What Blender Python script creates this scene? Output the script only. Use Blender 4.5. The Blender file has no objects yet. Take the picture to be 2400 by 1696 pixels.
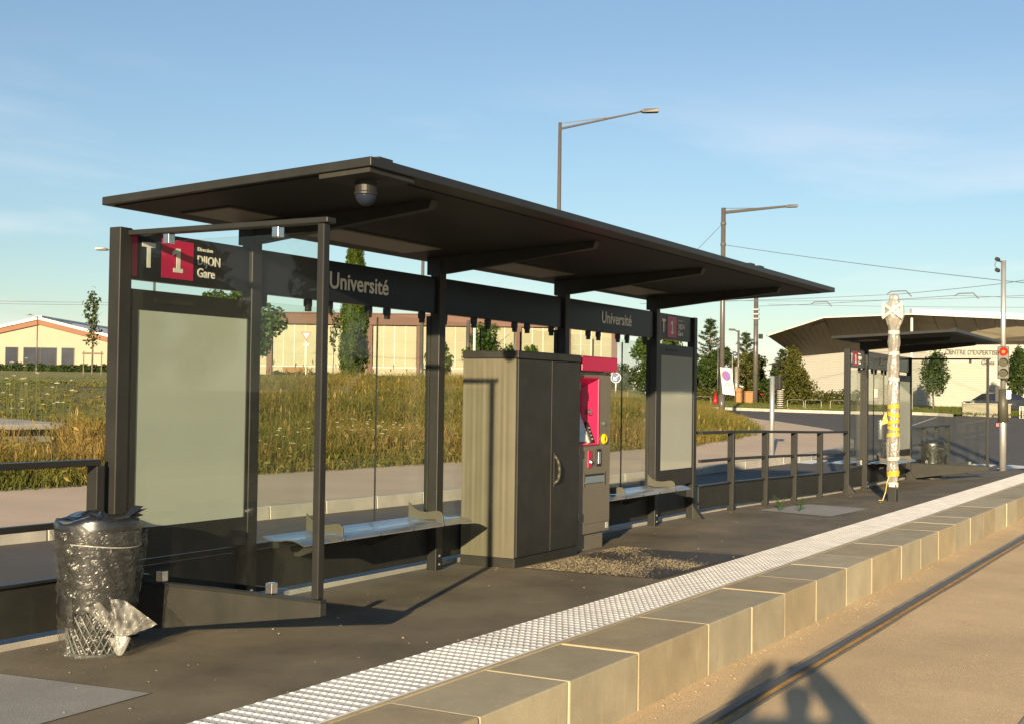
import bpy, bmesh, math, random
import numpy as np
from mathutils import Matrix, Vector, Euler

random.seed(7)
rng = np.random.default_rng(7)
scene = bpy.context.scene
col = scene.collection

# ------------------------------------------------------------------ camera
# world: X runs along the platform, Y away from the track, Z up; platform surface at z = 0
cam_data = bpy.data.cameras.new('camera')
cam = bpy.data.objects.new('camera', cam_data)
col.objects.link(cam)
cam_data.sensor_width = 36.0
cam_data.lens = 45.75
cam_data.clip_end = 6000.0
cam_data.clip_start = 0.05
CAM_M = [[0.492084, -0.029097, -0.870061, 0.0], [-0.870435, -0.000379, -0.492283, 0.0], [0.013994, 0.999577, -0.025514, 1.35], [0.0, 0.0, 0.0, 1.0]]
cam.matrix_world = Matrix(CAM_M)
scene.camera = cam

# ------------------------------------------------------------------ sky and sun
SUN_DIR = Vector((-0.93656, -0.29050, 0.19610))      # towards the sun
world = bpy.data.worlds.new('World')
scene.world = world
world.use_nodes = True
wn, wl = world.node_tree.nodes, world.node_tree.links
wn.clear()
w_out = wn.new('ShaderNodeOutputWorld')
w_bg = wn.new('ShaderNodeBackground')
w_bg.inputs['Strength'].default_value = 0.066
sky = wn.new('ShaderNodeTexSky')
sky.sky_type = 'NISHITA'
sky.sun_disc = False
sky.sun_elevation = math.radians(11.3)
sky.sun_rotation = math.radians(252.8)
sky.air_density = 1.15
sky.dust_density = 0.1
sky.ozone_density = 3.0
# thin streaks of high cloud
tc = wn.new('ShaderNodeTexCoord')
mp = wn.new('ShaderNodeMapping')
mp.inputs['Scale'].default_value = (1.6, 1.6, 9.0)
mp.inputs['Rotation'].default_value = (0.10, 0.05, 0.3)
nz = wn.new('ShaderNodeTexNoise')
nz.inputs['Scale'].default_value = 1.5
nz.inputs['Detail'].default_value = 7.0
nz.inputs['Roughness'].default_value = 0.52
nz.inputs['Distortion'].default_value = 0.5
cr = wn.new('ShaderNodeValToRGB')
cr.color_ramp.elements[0].position = 0.46
cr.color_ramp.elements[0].color = (0, 0, 0, 1)
cr.color_ramp.elements[1].position = 0.72
cr.color_ramp.elements[1].color = (0.9, 0.9, 0.9, 1)
sx = wn.new('ShaderNodeSeparateXYZ')
lowb = wn.new('ShaderNodeMapRange')                   # cirrus thins out towards the zenith
lowb.inputs['From Min'].default_value = 0.02
lowb.inputs['From Max'].default_value = 0.26
lowb.inputs['To Min'].default_value = 1.0
lowb.inputs['To Max'].default_value = 0.0
mulc = wn.new('ShaderNodeMath'); mulc.operation = 'MULTIPLY'
mixc = wn.new('ShaderNodeMix'); mixc.data_type = 'RGBA'
mixc.inputs[7].default_value = (8.2, 7.5, 7.3, 1)
wl.new(tc.outputs['Generated'], mp.inputs['Vector'])
wl.new(mp.outputs['Vector'], nz.inputs['Vector'])
wl.new(nz.outputs['Fac'], cr.inputs['Fac'])
wl.new(tc.outputs['Generated'], sx.inputs['Vector'])
wl.new(sx.outputs['Z'], lowb.inputs['Value'])
wl.new(cr.outputs['Color'], mulc.inputs[0])
wl.new(lowb.outputs['Result'], mulc.inputs[1])
wl.new(mulc.outputs[0], mixc.inputs[0])
hs = wn.new('ShaderNodeHueSaturation'); hs.inputs['Saturation'].default_value = 0.88
wl.new(sky.outputs['Color'], hs.inputs['Color'])
wl.new(hs.outputs['Color'], mixc.inputs[6])
tintw = wn.new('ShaderNodeMix'); tintw.data_type = 'RGBA'; tintw.blend_type = 'MULTIPLY'; tintw.inputs[0].default_value = 1.0
tintw.inputs[7].default_value = (0.925, 0.96, 1.01, 1)     # white balance of the daylight
wl.new(mixc.outputs[2], tintw.inputs[6])
wl.new(tintw.outputs[2], w_bg.inputs['Color'])
wl.new(w_bg.outputs['Background'], w_out.inputs['Surface'])

sun_data = bpy.data.lights.new('sun', 'SUN')
sun_data.energy = 5.0
sun_data.angle = math.radians(0.5)
sun_data.color = (1.0, 0.80, 0.51)
sun = bpy.data.objects.new('sun', sun_data)
col.objects.link(sun)
sun.rotation_euler = SUN_DIR.to_track_quat('Z', 'Y').to_euler()
sun.location = SUN_DIR * 60

scene.view_settings.view_transform = 'Standard'
scene.view_settings.look = 'None'
scene.view_settings.gamma = 1.0
scene.view_settings.use_curve_mapping = False
scene.view_settings.exposure = 1.15
scene.render.engine = 'CYCLES'
scene.cycles.transparent_max_bounces = 24
scene.cycles.max_bounces = 8

# ------------------------------------------------------------------ helpers
class MB:
    """collects simple shapes; build() links them as one mesh object"""
    def __init__(s):
        s.v, s.f = [], []
    def add(s, vs, fs):
        o = len(s.v)
        s.v += [tuple(p) for p in vs]
        s.f += [tuple(i + o for i in f) for f in fs]
        return s
    def box(s, x0, y0, z0, x1, y1, z1):
        return s.add([(x0,y0,z0),(x1,y0,z0),(x1,y1,z0),(x0,y1,z0),(x0,y0,z1),(x1,y0,z1),(x1,y1,z1),(x0,y1,z1)],
                     [(0,3,2,1),(4,5,6,7),(0,1,5,4),(1,2,6,5),(2,3,7,6),(3,0,4,7)])
    def prism(s, pts, vec):
        n = len(pts); vec = Vector(vec)
        a = [Vector(p) for p in pts]; b = [p + vec for p in a]
        nrm = Vector((0,0,0))
        for i in range(n):
            nrm += a[i].cross(a[(i+1) % n])
        if nrm.dot(vec) > 0:
            a, b = b, a
        # a faces outward along its own normal, b is the other side
        fs = [tuple(range(n)), tuple(reversed(range(n, 2*n)))]
        for i in range(n):
            j = (i+1) % n
            fs.append((i, i+n, j+n, j))
        return s.add(a + b, fs)
    def tube(s, p0, p1, r0, r1=None, n=8, caps=True):
        r1 = r0 if r1 is None else r1
        p0, p1 = Vector(p0), Vector(p1)
        d = (p1 - p0).normalized()
        u = d.orthogonal().normalized(); w = d.cross(u)
        vs = []
        for p, r in ((p0, r0), (p1, r1)):
            for i in range(n):
                a = 2*math.pi*i/n
                vs.append(p + u*(r*math.cos(a)) + w*(r*math.sin(a)))
        fs = [(i, (i+1) % n, (i+1) % n + n, i+n) for i in range(n)]
        if caps:
            fs += [tuple(reversed(range(n))), tuple(range(n, 2*n))]
        return s.add(vs, fs)
    def path(s, pts, r, n=6):
        for a, b in zip(pts[:-1], pts[1:]):
            s.tube(a, b, r, n=n)
        return s
    def lathe(s, prof, n=24, c=(0,0), caps=True, wob=0.0):
        o = len(s.v); k = len(prof)
        for (r, z) in prof:
            for i in range(n):
                a = 2*math.pi*i/n
                rr = r * (1 + wob*random.uniform(-1, 1))
                s.v.append((c[0] + rr*math.cos(a), c[1] + rr*math.sin(a), z))
        for j in range(k-1):
            for i in range(n):
                i2 = (i+1) % n
                s.f.append((o+j*n+i, o+j*n+i2, o+(j+1)*n+i2, o+(j+1)*n+i))
        if caps:
            s.f.append(tuple(o+i for i in reversed(range(n))))
            s.f.append(tuple(o+(k-1)*n+i for i in range(n)))
        return s
    def poly(s, pts):
        return s.add(pts, [tuple(range(len(pts)))])
    def build(s, name, m, parent=None, local=False, smooth=False, bevel=0.0, seg=2):
        me = bpy.data.meshes.new(name)
        me.from_pydata(s.v, [], s.f)
        me.materials.append(m)
        if smooth:
            me.polygons.foreach_set('use_smooth', [True]*len(me.polygons))
        me.update()
        o = bpy.data.objects.new(name, me)
        col.objects.link(o)
        attach(o, parent, local)
        if bevel:
            b = o.modifiers.new('edge', 'BEVEL')
            b.width = bevel; b.segments = seg; b.limit_method = 'ANGLE'; b.angle_limit = math.radians(40)
            b.harden_normals = False
        return o

ROOTLOC = {}
def wmat(o):
    return ROOTLOC.get(o.name, Matrix.Identity(4))
def attach(o, parent, local=False):
    if parent is None:
        return
    o.parent = parent
    if not local:                                      # mesh is in world coordinates
        o.matrix_parent_inverse = wmat(parent).inverted()
    ROOTLOC[o.name] = wmat(parent) @ (Matrix.Identity(4) if local else wmat(parent).inverted())

def thing(name, label, cat, loc=(0,0,0), rotz=0.0, group=None):
    o = bpy.data.objects.new(name, None)
    o.empty_display_size = 0.2
    col.objects.link(o)
    o.location = loc
    o.rotation_euler = (0, 0, rotz)
    ROOTLOC[o.name] = Matrix.Translation(Vector(loc)) @ Matrix.Rotation(rotz, 4, 'Z')
    return tag(o, label, cat, group)
def tag(o, label, cat, group=None):
    o['label'] = label; o['category'] = cat
    if group: o['group'] = group
    return o
def structure(o, label=None):
    o['kind'] = 'structure'
    if label: o['label'] = label
    return o
def stuff(o, label=None, cat=None):
    o['kind'] = 'stuff'
    if label: o['label'] = label
    if cat: o['category'] = cat
    return o

def copy_tree(src, loc, rotz, label, group=None, scale=1.0):
    r = src.copy(); col.objects.link(r)
    r.location = loc; r.rotation_euler = (0, 0, rotz); r.scale = (scale,)*3
    r['label'] = label
    if group: r['group'] = group
    for ch in list(src.children):
        c = ch.copy(); col.objects.link(c); c.parent = r
        for g in list(ch.children):
            d = g.copy(); col.objects.link(d); d.parent = c
    return r

def np_mesh(name, V, F, m, tint=None, parent=None, smooth=False, local=False):
    """large meshes from arrays; F is (n, k) with one k"""
    me = bpy.data.meshes.new(name)
    V = np.asarray(V, dtype=np.float32).reshape(-1, 3); F = np.asarray(F, dtype=np.int32)
    nf, k = F.shape
    me.vertices.add(len(V)); me.vertices.foreach_set('co', V.ravel())
    me.loops.add(nf*k); me.loops.foreach_set('vertex_index', F.ravel())
    me.polygons.add(nf)
    me.polygons.foreach_set('loop_start', np.arange(0, nf*k, k, dtype=np.int32))
    me.polygons.foreach_set('loop_total', np.full(nf, k, dtype=np.int32))
    if smooth:
        me.polygons.foreach_set('use_smooth', np.ones(nf, dtype=bool))
    if tint is not None:
        a = me.attributes.new('tint', 'FLOAT', 'POINT')
        a.data.foreach_set('value', np.asarray(tint, dtype=np.float32))
    me.update(calc_edges=True)
    me.validate()
    me.materials.append(m)
    o = bpy.data.objects.new(name, me)
    col.objects.link(o)
    attach(o, parent, local)
    return o

# ------------------------------------------------------------------ materials
def new_mat(name):
    m = bpy.data.materials.new(name); m.use_nodes = True
    n, l = m.node_tree.nodes, m.node_tree.links
    return m, n, l, n['Principled BSDF']

def mat(name, c, rough=0.5, metal=0.0, var=0.12, vscale=4.0, bump=0.0, bscale=60.0, spec=0.5, speck=0.0, sscale=400.0, coat=0.0, stretch=None, streak=0.0, each=0.0):
    """plain surface with soft colour variation, optional fine speckle and relief"""
    m, n, l, b = new_mat(name)
    b.inputs['Roughness'].default_value = rough
    b.inputs['Metallic'].default_value = metal
    b.inputs['Specular IOR Level'].default_value = spec
    b.inputs['Coat Weight'].default_value = coat
    t = n.new('ShaderNodeTexCoord')
    src = t.outputs['Object']
    if stretch:
        mpn = n.new('ShaderNodeMapping'); mpn.inputs['Scale'].default_value = stretch
        l.new(src, mpn.inputs['Vector']); src = mpn.outputs['Vector']
    a = n.new('ShaderNodeTexNoise'); a.inputs['Scale'].default_value = vscale; a.inputs['Detail'].default_value = 5
    a.inputs['Roughness'].default_value = 0.6
    l.new(src, a.inputs['Vector'])
    r = n.new('ShaderNodeValToRGB')
    r.color_ramp.elements[0].position = 0.3; r.color_ramp.elements[1].position = 0.7
    lo = [max(0, x*(1-var)) for x in c]; hi = [min(1, x*(1+var)) for x in c]
    r.color_ramp.elements[0].color = (*lo, 1); r.color_ramp.elements[1].color = (*hi, 1)
    l.new(a.outputs['Fac'], r.inputs['Fac'])
    out = r.outputs['Color']
    if speck:
        s = n.new('ShaderNodeTexNoise'); s.inputs['Scale'].default_value = sscale; s.inputs['Detail'].default_value = 2
        l.new(t.outputs['Object'], s.inputs['Vector'])
        mr = n.new('ShaderNodeMapRange'); mr.inputs['From Min'].default_value = 0.3; mr.inputs['From Max'].default_value = 0.7
        mr.inputs['To Min'].default_value = 1-speck; mr.inputs['To Max'].default_value = 1+speck
        l.new(s.outputs['Fac'], mr.inputs['Value'])
        mx = n.new('ShaderNodeMix'); mx.data_type = 'RGBA'; mx.blend_type = 'MULTIPLY'; mx.inputs[0].default_value = 1
        l.new(out, mx.inputs[6]); l.new(mr.outputs['Result'], mx.inputs[7]); out = mx.outputs[2]
    if streak:                                         # pale runs and scuffs with their own shape
        mp2 = n.new('ShaderNodeMapping'); mp2.inputs['Scale'].default_value = (14, 14, 1.2)
        l.new(t.outputs['Object'], mp2.inputs['Vector'])
        s2 = n.new('ShaderNodeTexNoise'); s2.inputs['Scale'].default_value = 1.6; s2.inputs['Detail'].default_value = 6; s2.inputs['Roughness'].default_value = .65
        l.new(mp2.outputs['Vector'], s2.inputs['Vector'])
        mr2 = n.new('ShaderNodeMapRange'); mr2.inputs['From Min'].default_value = 0.58; mr2.inputs['From Max'].default_value = 0.78
        mr2.inputs['To Max'].default_value = streak
        l.new(s2.outputs['Fac'], mr2.inputs['Value'])
        mx2 = n.new('ShaderNodeMix'); mx2.data_type = 'RGBA'
        mx2.inputs[7].default_value = (min(1, c[0]*1.9+.02), min(1, c[1]*1.9+.02), min(1, c[2]*1.85+.02), 1)
        l.new(mr2.outputs['Result'], mx2.inputs[0]); l.new(out, mx2.inputs[6]); out = mx2.outputs[2]
    if each:                                           # every stone has its own tone
        oi = n.new('ShaderNodeObjectInfo'); me_ = n.new('ShaderNodeMapRange')
        me_.inputs['To Min'].default_value = 1-each; me_.inputs['To Max'].default_value = 1+each
        l.new(oi.outputs['Random'], me_.inputs['Value'])
        mx3 = n.new('ShaderNodeMix'); mx3.data_type = 'RGBA'; mx3.blend_type = 'MULTIPLY'; mx3.inputs[0].default_value = 1
        l.new(out, mx3.inputs[6]); l.new(me_.outputs['Result'], mx3.inputs[7]); out = mx3.outputs[2]
    l.new(out, b.inputs['Base Color'])
    if bump:
        h = n.new('ShaderNodeTexNoise'); h.inputs['Scale'].default_value = bscale; h.inputs['Detail'].default_value = 4
        l.new(t.outputs['Object'], h.inputs['Vector'])
        bp = n.new('ShaderNodeBump'); bp.inputs['Strength'].default_value = bump; bp.inputs['Distance'].default_value = 0.01
        l.new(h.outputs['Fac'], bp.inputs['Height']); l.new(bp.outputs['Normal'], b.inputs['Normal'])
    return m

def leaf_mat(name, c0, c1, trans=0.35, rough=0.55):
    m, n, l, b = new_mat(name)
    at = n.new('ShaderNodeAttribute'); at.attribute_name = 'tint'
    r = n.new('ShaderNodeValToRGB')
    r.color_ramp.elements[0].color = (*c0, 1); r.color_ramp.elements[1].color = (*c1, 1)
    l.new(at.outputs['Fac'], r.inputs['Fac'])
    l.new(r.outputs['Color'], b.inputs['Base Color'])
    b.inputs['Roughness'].default_value = rough
    b.inputs['Specular IOR Level'].default_value = 0.25
    tr = n.new('ShaderNodeBsdfTranslucent')
    l.new(r.outputs['Color'], tr.inputs['Color'])
    mx = n.new('ShaderNodeMixShader'); mx.inputs[0].default_value = trans
    l.new(b.outputs[0], mx.inputs[1]); l.new(tr.outputs[0], mx.inputs[2])
    l.new(mx.outputs[0], n['Material Output'].inputs['Surface'])
    return m

def glass_mat(name, tint=(0.93, 0.955, 0.935), haze=0.004, film=False):
    """clear sheet: passes light straight through, mirrors by angle, carries a little dust"""
    m, n, l, b = new_mat(name)
    n.remove(b)
    tr = n.new('ShaderNodeBsdfTransparent'); tr.inputs['Color'].default_value = (*tint, 1)
    gl = n.new('ShaderNodeBsdfGlossy'); gl.inputs['Roughness'].default_value = 0.01
    df = n.new('ShaderNodeBsdfDiffuse'); df.inputs['Color'].default_value = (0.5, 0.48, 0.42, 1)
    lw_ = n.new('ShaderNodeLayerWeight'); lw_.inputs['Blend'].default_value = 0.5
    pw = n.new('ShaderNodeMath'); pw.operation = 'POWER'; pw.inputs[1].default_value = 4.5
    fr = n.new('ShaderNodeMapRange'); fr.inputs['To Min'].default_value = 0.020; fr.inputs['To Max'].default_value = 0.8
    l.new(lw_.outputs['Facing'], pw.inputs[0]); l.new(pw.outputs[0], fr.inputs['Value'])
    m1 = n.new('ShaderNodeMixShader'); m2 = n.new('ShaderNodeMixShader')
    t = n.new('ShaderNodeTexCoord')
    nz = n.new('ShaderNodeTexNoise'); nz.inputs['Scale'].default_value = 2.2; nz.inputs['Detail'].default_value = 6
    l.new(t.outputs['Object'], nz.inputs['Vector'])
    mr = n.new('ShaderNodeMapRange'); mr.inputs['From Min'].default_value = 0.35; mr.inputs['From Max'].default_value = 0.75
    mr.inputs['To Min'].default_value = haze*0.4; mr.inputs['To Max'].default_value = haze*1.6
    l.new(nz.outputs['Fac'], mr.inputs['Value'])
    l.new(fr.outputs[0], m1.inputs[0]); l.new(tr.outputs[0], m1.inputs[1]); l.new(gl.outputs[0], m1.inputs[2])
    l.new(mr.outputs['Result'], m2.inputs[0]); l.new(m1.outputs[0], m2.inputs[1]); l.new(df.outputs[0], m2.inputs[2])
    l.new(m2.outputs[0], n['Material Output'].inputs['Surface'])
    return m

def film_mat(name, clear=0.72, color=(0.75, 0.75, 0.72), bscale=38.0, bstr=1.0, rough=0.12, stretch=(1, 1, 2.2)):
    """creased plastic wrap: part see-through, part glossy"""
    m, n, l, b = new_mat(name)
    b.inputs['Base Color'].default_value = (*color, 1)
    b.inputs['Roughness'].default_value = rough
    b.inputs['Specular IOR Level'].default_value = 0.9
    b.inputs['Coat Weight'].default_value = 0.6; b.inputs['Coat Roughness'].default_value = 0.18
    t = n.new('ShaderNodeTexCoord')
    mpn = n.new('ShaderNodeMapping'); mpn.inputs['Scale'].default_value = stretch
    l.new(t.outputs['Object'], mpn.inputs['Vector'])
    h = n.new('ShaderNodeTexNoise'); h.inputs['Scale'].default_value = bscale; h.inputs['Detail'].default_value = 5; h.inputs['Distortion'].default_value = 1.2
    l.new(mpn.outputs['Vector'], h.inputs['Vector'])
    bp = n.new('ShaderNodeBump'); bp.inputs['Strength'].default_value = bstr; bp.inputs['Distance'].default_value = 0.012
    l.new(h.outputs['Fac'], bp.inputs['Height']); l.new(bp.outputs['Normal'], b.inputs['Normal']); l.new(bp.outputs['Normal'], b.inputs['Coat Normal'])
    tr = n.new('ShaderNodeBsdfTransparent'); tr.inputs['Color'].default_value = (0.95, 0.95, 0.95, 1)
    mr = n.new('ShaderNodeMapRange'); mr.inputs['From Min'].default_value = 0.3; mr.inputs['From Max'].default_value = 0.7
    mr.inputs['To Min'].default_value = clear + 0.12; mr.inputs['To Max'].default_value = clear - 0.14
    l.new(h.outputs['Fac'], mr.inputs['Value'])
    mx = n.new('ShaderNodeMixShader')
    l.new(mr.outputs['Result'], mx.inputs[0]); l.new(b.outputs[0], mx.inputs[1]); l.new(tr.outputs[0], mx.inputs[2])
    l.new(mx.outputs[0], n['Material Output'].inputs['Surface'])
    return m

def emit_mat(name, c, e, strength):
    m, n, l, b = new_mat(name)
    b.inputs['Base Color'].default_value = (*c, 1)
    b.inputs['Emission Color'].default_value = (*e, 1)
    b.inputs['Emission Strength'].default_value = strength
    b.inputs['Roughness'].default_value = 0.5
    b.inputs['Specular IOR Level'].default_value = 0.05
    return m

M = {}
M['paint'] = mat('anthracite_paint', (0.019, 0.0192, 0.018), 0.42, var=0.15, vscale=6, bump=0.05, bscale=300, spec=0.3, streak=0.12)
M['paint_dull'] = mat('anthracite_dull', (0.028, 0.0275, 0.0235), 0.55, var=0.2, vscale=5, streak=0.25, spec=0.25)
M['soffit'] = mat('soffit_paint', (0.018, 0.0175, 0.017), 0.55, var=0.1, spec=0.2)
M['soffit_light'] = mat('soffit_light_panel', (0.16, 0.15, 0.13), 0.5, var=0.05)
M['fascia'] = mat('black_enamel', (0.012, 0.013, 0.016), 0.22, var=0.1, spec=0.22)
M['print'] = mat('white_print', (0.62, 0.62, 0.58), 0.4, var=0.03)
M['pink'] = mat('magenta_enamel', (0.42, 0.007, 0.062), 0.36, var=0.05)
M['poster'] = mat('blank_backlit_sheet', (0.40, 0.42, 0.365), 0.05, var=0.03, vscale=2, spec=0.8)
M['chrome'] = mat('polished_steel', (0.75, 0.73, 0.70), 0.22, metal=1.0, var=0.05)
M['steel'] = mat('brushed_steel', (0.60, 0.60, 0.60), 0.30, metal=0.95, var=0.10, stretch=(1, 30, 30))
M['steel_dark'] = mat('bronze_grey_paint', (0.15, 0.132, 0.100), 0.38, var=0.07, vscale=3)
M['arm'] = mat('olive_grey_sheet', (0.060, 0.057, 0.041), 0.5, var=0.06)
M['cabinet'] = mat('cabinet_side_lit', (0.102, 0.094, 0.064), 0.42, var=0.10, vscale=3, streak=0.2)  # lighter tone puts the sun on the cabinet's side into its colour
M['cabinet_front_shaded'] = mat('cabinet_front_shaded', (0.022, 0.022, 0.019), 0.45, var=0.25, vscale=5, streak=0.3, spec=0.3)  # darker tone for the rest of the cabinet, shade put into the colour
M['rubber'] = mat('black_rubber', (0.015, 0.015, 0.015), 0.6)
M['glass'] = glass_mat('clear_glass')
M['asphalt'] = mat('platform_asphalt', (0.162, 0.137, 0.096), 0.70, var=0.36, vscale=1.3, bump=0.55, bscale=260, speck=0.55, sscale=260, spec=0.35)
M['asphalt_new'] = mat('patch_asphalt', (0.040, 0.036, 0.032), 0.62, var=0.22, vscale=1.6, bump=0.6, bscale=240, speck=0.6, sscale=300)
M['road'] = mat('road_asphalt', (0.090, 0.077, 0.064), 0.75, var=0.16, vscale=0.35, bump=0.4, bscale=120, speck=0.35, sscale=160)
M['pavement'] = mat('pink_pavement', (0.57, 0.435, 0.305), 0.8, var=0.10, vscale=0.5, bump=0.3, bscale=90, speck=0.15, sscale=220)
M['concrete'] = mat('grey_concrete', (0.30, 0.29, 0.27), 0.75, var=0.14, vscale=2.2, bump=0.35, bscale=150, speck=0.28, sscale=330)
M['plinth'] = mat('pale_concrete', (0.40, 0.375, 0.325), 0.75, var=0.18, vscale=3, bump=0.3, bscale=120, speck=0.15)
M['kerb'] = mat('kerb_stone', (0.41, 0.355, 0.240), 0.66, var=0.13, vscale=3.5, bump=0.22, bscale=170, speck=0.16, sscale=420, streak=0.35, each=0.12)
M['kerb2'] = mat('kerb_stone_brown', (0.375, 0.305, 0.190), 0.66, var=0.15, vscale=3.0, bump=0.22, bscale=170, speck=0.16, sscale=420, streak=0.5, each=0.12)
M['mortar'] = mat('cream_mortar', (0.44, 0.365, 0.235), 0.85, var=0.15, vscale=9, bump=0.3)
M['tactile'] = mat('white_tactile', (0.64, 0.63, 0.62), 0.6, var=0.16, vscale=5.0, bump=0.1, bscale=200)
M['track'] = mat('track_sand_concrete', (0.60, 0.440, 0.255), 0.88, var=0.17, vscale=0.8, bump=0.5, bscale=120, speck=0.34, sscale=190, streak=0.15)
M['seal'] = mat('track_sealant', (0.30, 0.25, 0.165), 0.75, var=0.25, vscale=6)
M['rail'] = mat('rail_steel', (0.17, 0.165, 0.16), 0.5, metal=0.7, var=0.3, stretch=(.3, 20, 20))
M['rust'] = mat('rail_rust', (0.50, 0.27, 0.06), 0.7, var=0.3, vscale=10)
M['white'] = mat('white_paint', (0.55, 0.54, 0.51), 0.5, var=0.05)
M['marking'] = mat('road_marking', (0.72, 0.71, 0.68), 0.6, var=0.12, vscale=3)
M['pole'] = mat('lamp_pole_paint', (0.085, 0.078, 0.072), 0.35, var=0.08)
M['galv'] = mat('galvanised_steel', (0.55, 0.55, 0.53), 0.38, metal=0.7, var=0.1)
M['wire'] = mat('cable', (0.10, 0.10, 0.11), 0.6, var=0.05)
M['soil'] = mat('meadow_soil', (0.135, 0.125, 0.030), 0.9, var=0.45, vscale=0.5, bump=0.6, bscale=6)
M['lawn'] = mat('mown_lawn', (0.200, 0.185, 0.036), 0.9, var=0.25, vscale=0.4, bump=0.6, bscale=14, speck=0.4, sscale=25)
M['farground'] = mat('far_ground', (0.12, 0.11, 0.06), 0.9, var=0.3, vscale=0.05)
M['gravel'] = mat('pale_gravel', (0.50, 0.41, 0.25), 0.85, var=0.35, vscale=30)
M['bark'] = mat('bark', (0.11, 0.085, 0.06), 0.85, var=0.3, vscale=8, bump=0.5, bscale=30)
M['stake'] = mat('stake_wood', (0.16, 0.12, 0.08), 0.8, var=0.2)
M['blackbag'] = film_mat('black_bag', clear=0.02, color=(0.010, 0.010, 0.010), bscale=11, bstr=0.45, rough=0.38, stretch=(1, 1, 1))
M['film'] = film_mat('clear_wrap', clear=0.80, color=(0.10, 0.10, 0.09), bscale=26, bstr=0.35, rough=0.24, stretch=(1, 1, 2.6))
M['film_loose'] = film_mat('clear_wrap_loose', clear=0.80, color=(0.80, 0.78, 0.72), bscale=13, bstr=0.5, rough=0.16, stretch=(1, 1, 1))
M['film_white'] = film_mat('milky_wrap', clear=0.36, color=(0.33, 0.30, 0.255), bscale=12, bstr=0.9, rough=0.25, stretch=(1, 1, .5))
M['tape_white'] = mat('white_tape', (0.46, 0.44, 0.40), 0.3, var=0.05)
M['tape_yellow'] = mat('yellow_tape', (0.52, 0.33, 0.025), 0.4, var=0.08)
M['meshsteel'] = mat('basket_steel', (0.20, 0.21, 0.19), 0.4, metal=0.6, var=0.15)
M['yellow'] = mat('yellow_plastic', (0.75, 0.50, 0.01), 0.3, var=0.04)
M['screen'] = mat('payment_screen', (0.30, 0.40, 0.42), 0.08, var=0.2, vscale=8)
M['red'] = mat('red_paint', (0.30, 0.008, 0.010), 0.4, var=0.06)
M['blue'] = mat('blue_sign', (0.02, 0.06, 0.26), 0.4, var=0.05)
M['purple'] = mat('blue_violet_print', (0.10, 0.07, 0.36), 0.4, var=0.05)
M['cream'] = mat('cream_render', (0.35, 0.305, 0.225), 0.85, var=0.05, vscale=0.4)
M['terracotta'] = mat('terracotta_cladding', (0.20, 0.088, 0.048), 0.7, var=0.07, vscale=1)
M['hallbrown'] = mat('hall_brown_cladding', (0.105, 0.044, 0.030), 0.65, var=0.08, vscale=0.7)
M['hallpanel'] = mat('hall_translucent_panel', (0.205, 0.185, 0.095), 0.45, var=0.10, vscale=0.6)
M['hallwhite'] = mat('hall_white_wall', (0.34, 0.300, 0.220), 0.85, var=0.07, vscale=0.8)
M['doorbrown'] = mat('door_timber', (0.24, 0.12, 0.045), 0.7, var=0.12, vscale=2)
M['darkglass'] = mat('dark_window', (0.018, 0.024, 0.040), 0.25, spec=0.1, var=0.3, vscale=1)
M['corrug'] = mat('white_cladding', (0.40, 0.39, 0.355), 0.55, var=0.03)
M['brownmetal'] = mat('bronze_soffit', (0.036, 0.028, 0.017), 0.55, var=0.10, vscale=0.5)
M['roofwhite'] = mat('white_roof_edge', (0.62, 0.60, 0.55), 0.5, var=0.03)
M['letter'] = mat('grey_lettering', (0.17, 0.16, 0.14), 0.5, var=0.05)
M['carpaint'] = mat('dark_car_paint', (0.03, 0.035, 0.045), 0.2, var=0.05, coat=0.6)
M['hoop'] = mat('dull_steel', (0.16, 0.155, 0.14), 0.5, metal=0.4, var=0.1)
M['tyre'] = mat('tyre_rubber', (0.02, 0.02, 0.02), 0.8)
M['lowwall'] = mat('low_wall_render', (0.38, 0.345, 0.26), 0.85, var=0.10, vscale=1.2)
M['orange'] = mat('orange_plywood', (0.27, 0.135, 0.05), 0.7, var=0.12)
M['redlamp'] = emit_mat('red_signal_lens', (0.10, 0.002, 0.002), (1.0, 0.010, 0.012), 0.9)
M['redcore'] = emit_mat('red_signal_core', (0.1, 0.03, 0.01), (1.0, 0.26, 0.03), 0.8)
M['lens'] = mat('dark_lens', (0.05, 0.05, 0.03), 0.12, var=0.1)
M['leaf'] = leaf_mat('leaf_green', (0.018, 0.050, 0.007), (0.10, 0.155, 0.018))
M['leaf_dark'] = leaf_mat('leaf_dark_green', (0.014, 0.034, 0.009), (0.065, 0.095, 0.020))
M['leaf_cypress'] = leaf_mat('leaf_cypress', (0.022, 0.050, 0.006), (0.115, 0.150, 0.016))
M['leaf_olive'] = leaf_mat('leaf_olive', (0.030, 0.042, 0.008), (0.125, 0.120, 0.022))
M['leaf_weed'] = leaf_mat('leaf_weed', (0.03, 0.09, 0.012), (0.12, 0.24, 0.03))
M['grass'] = None

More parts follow.
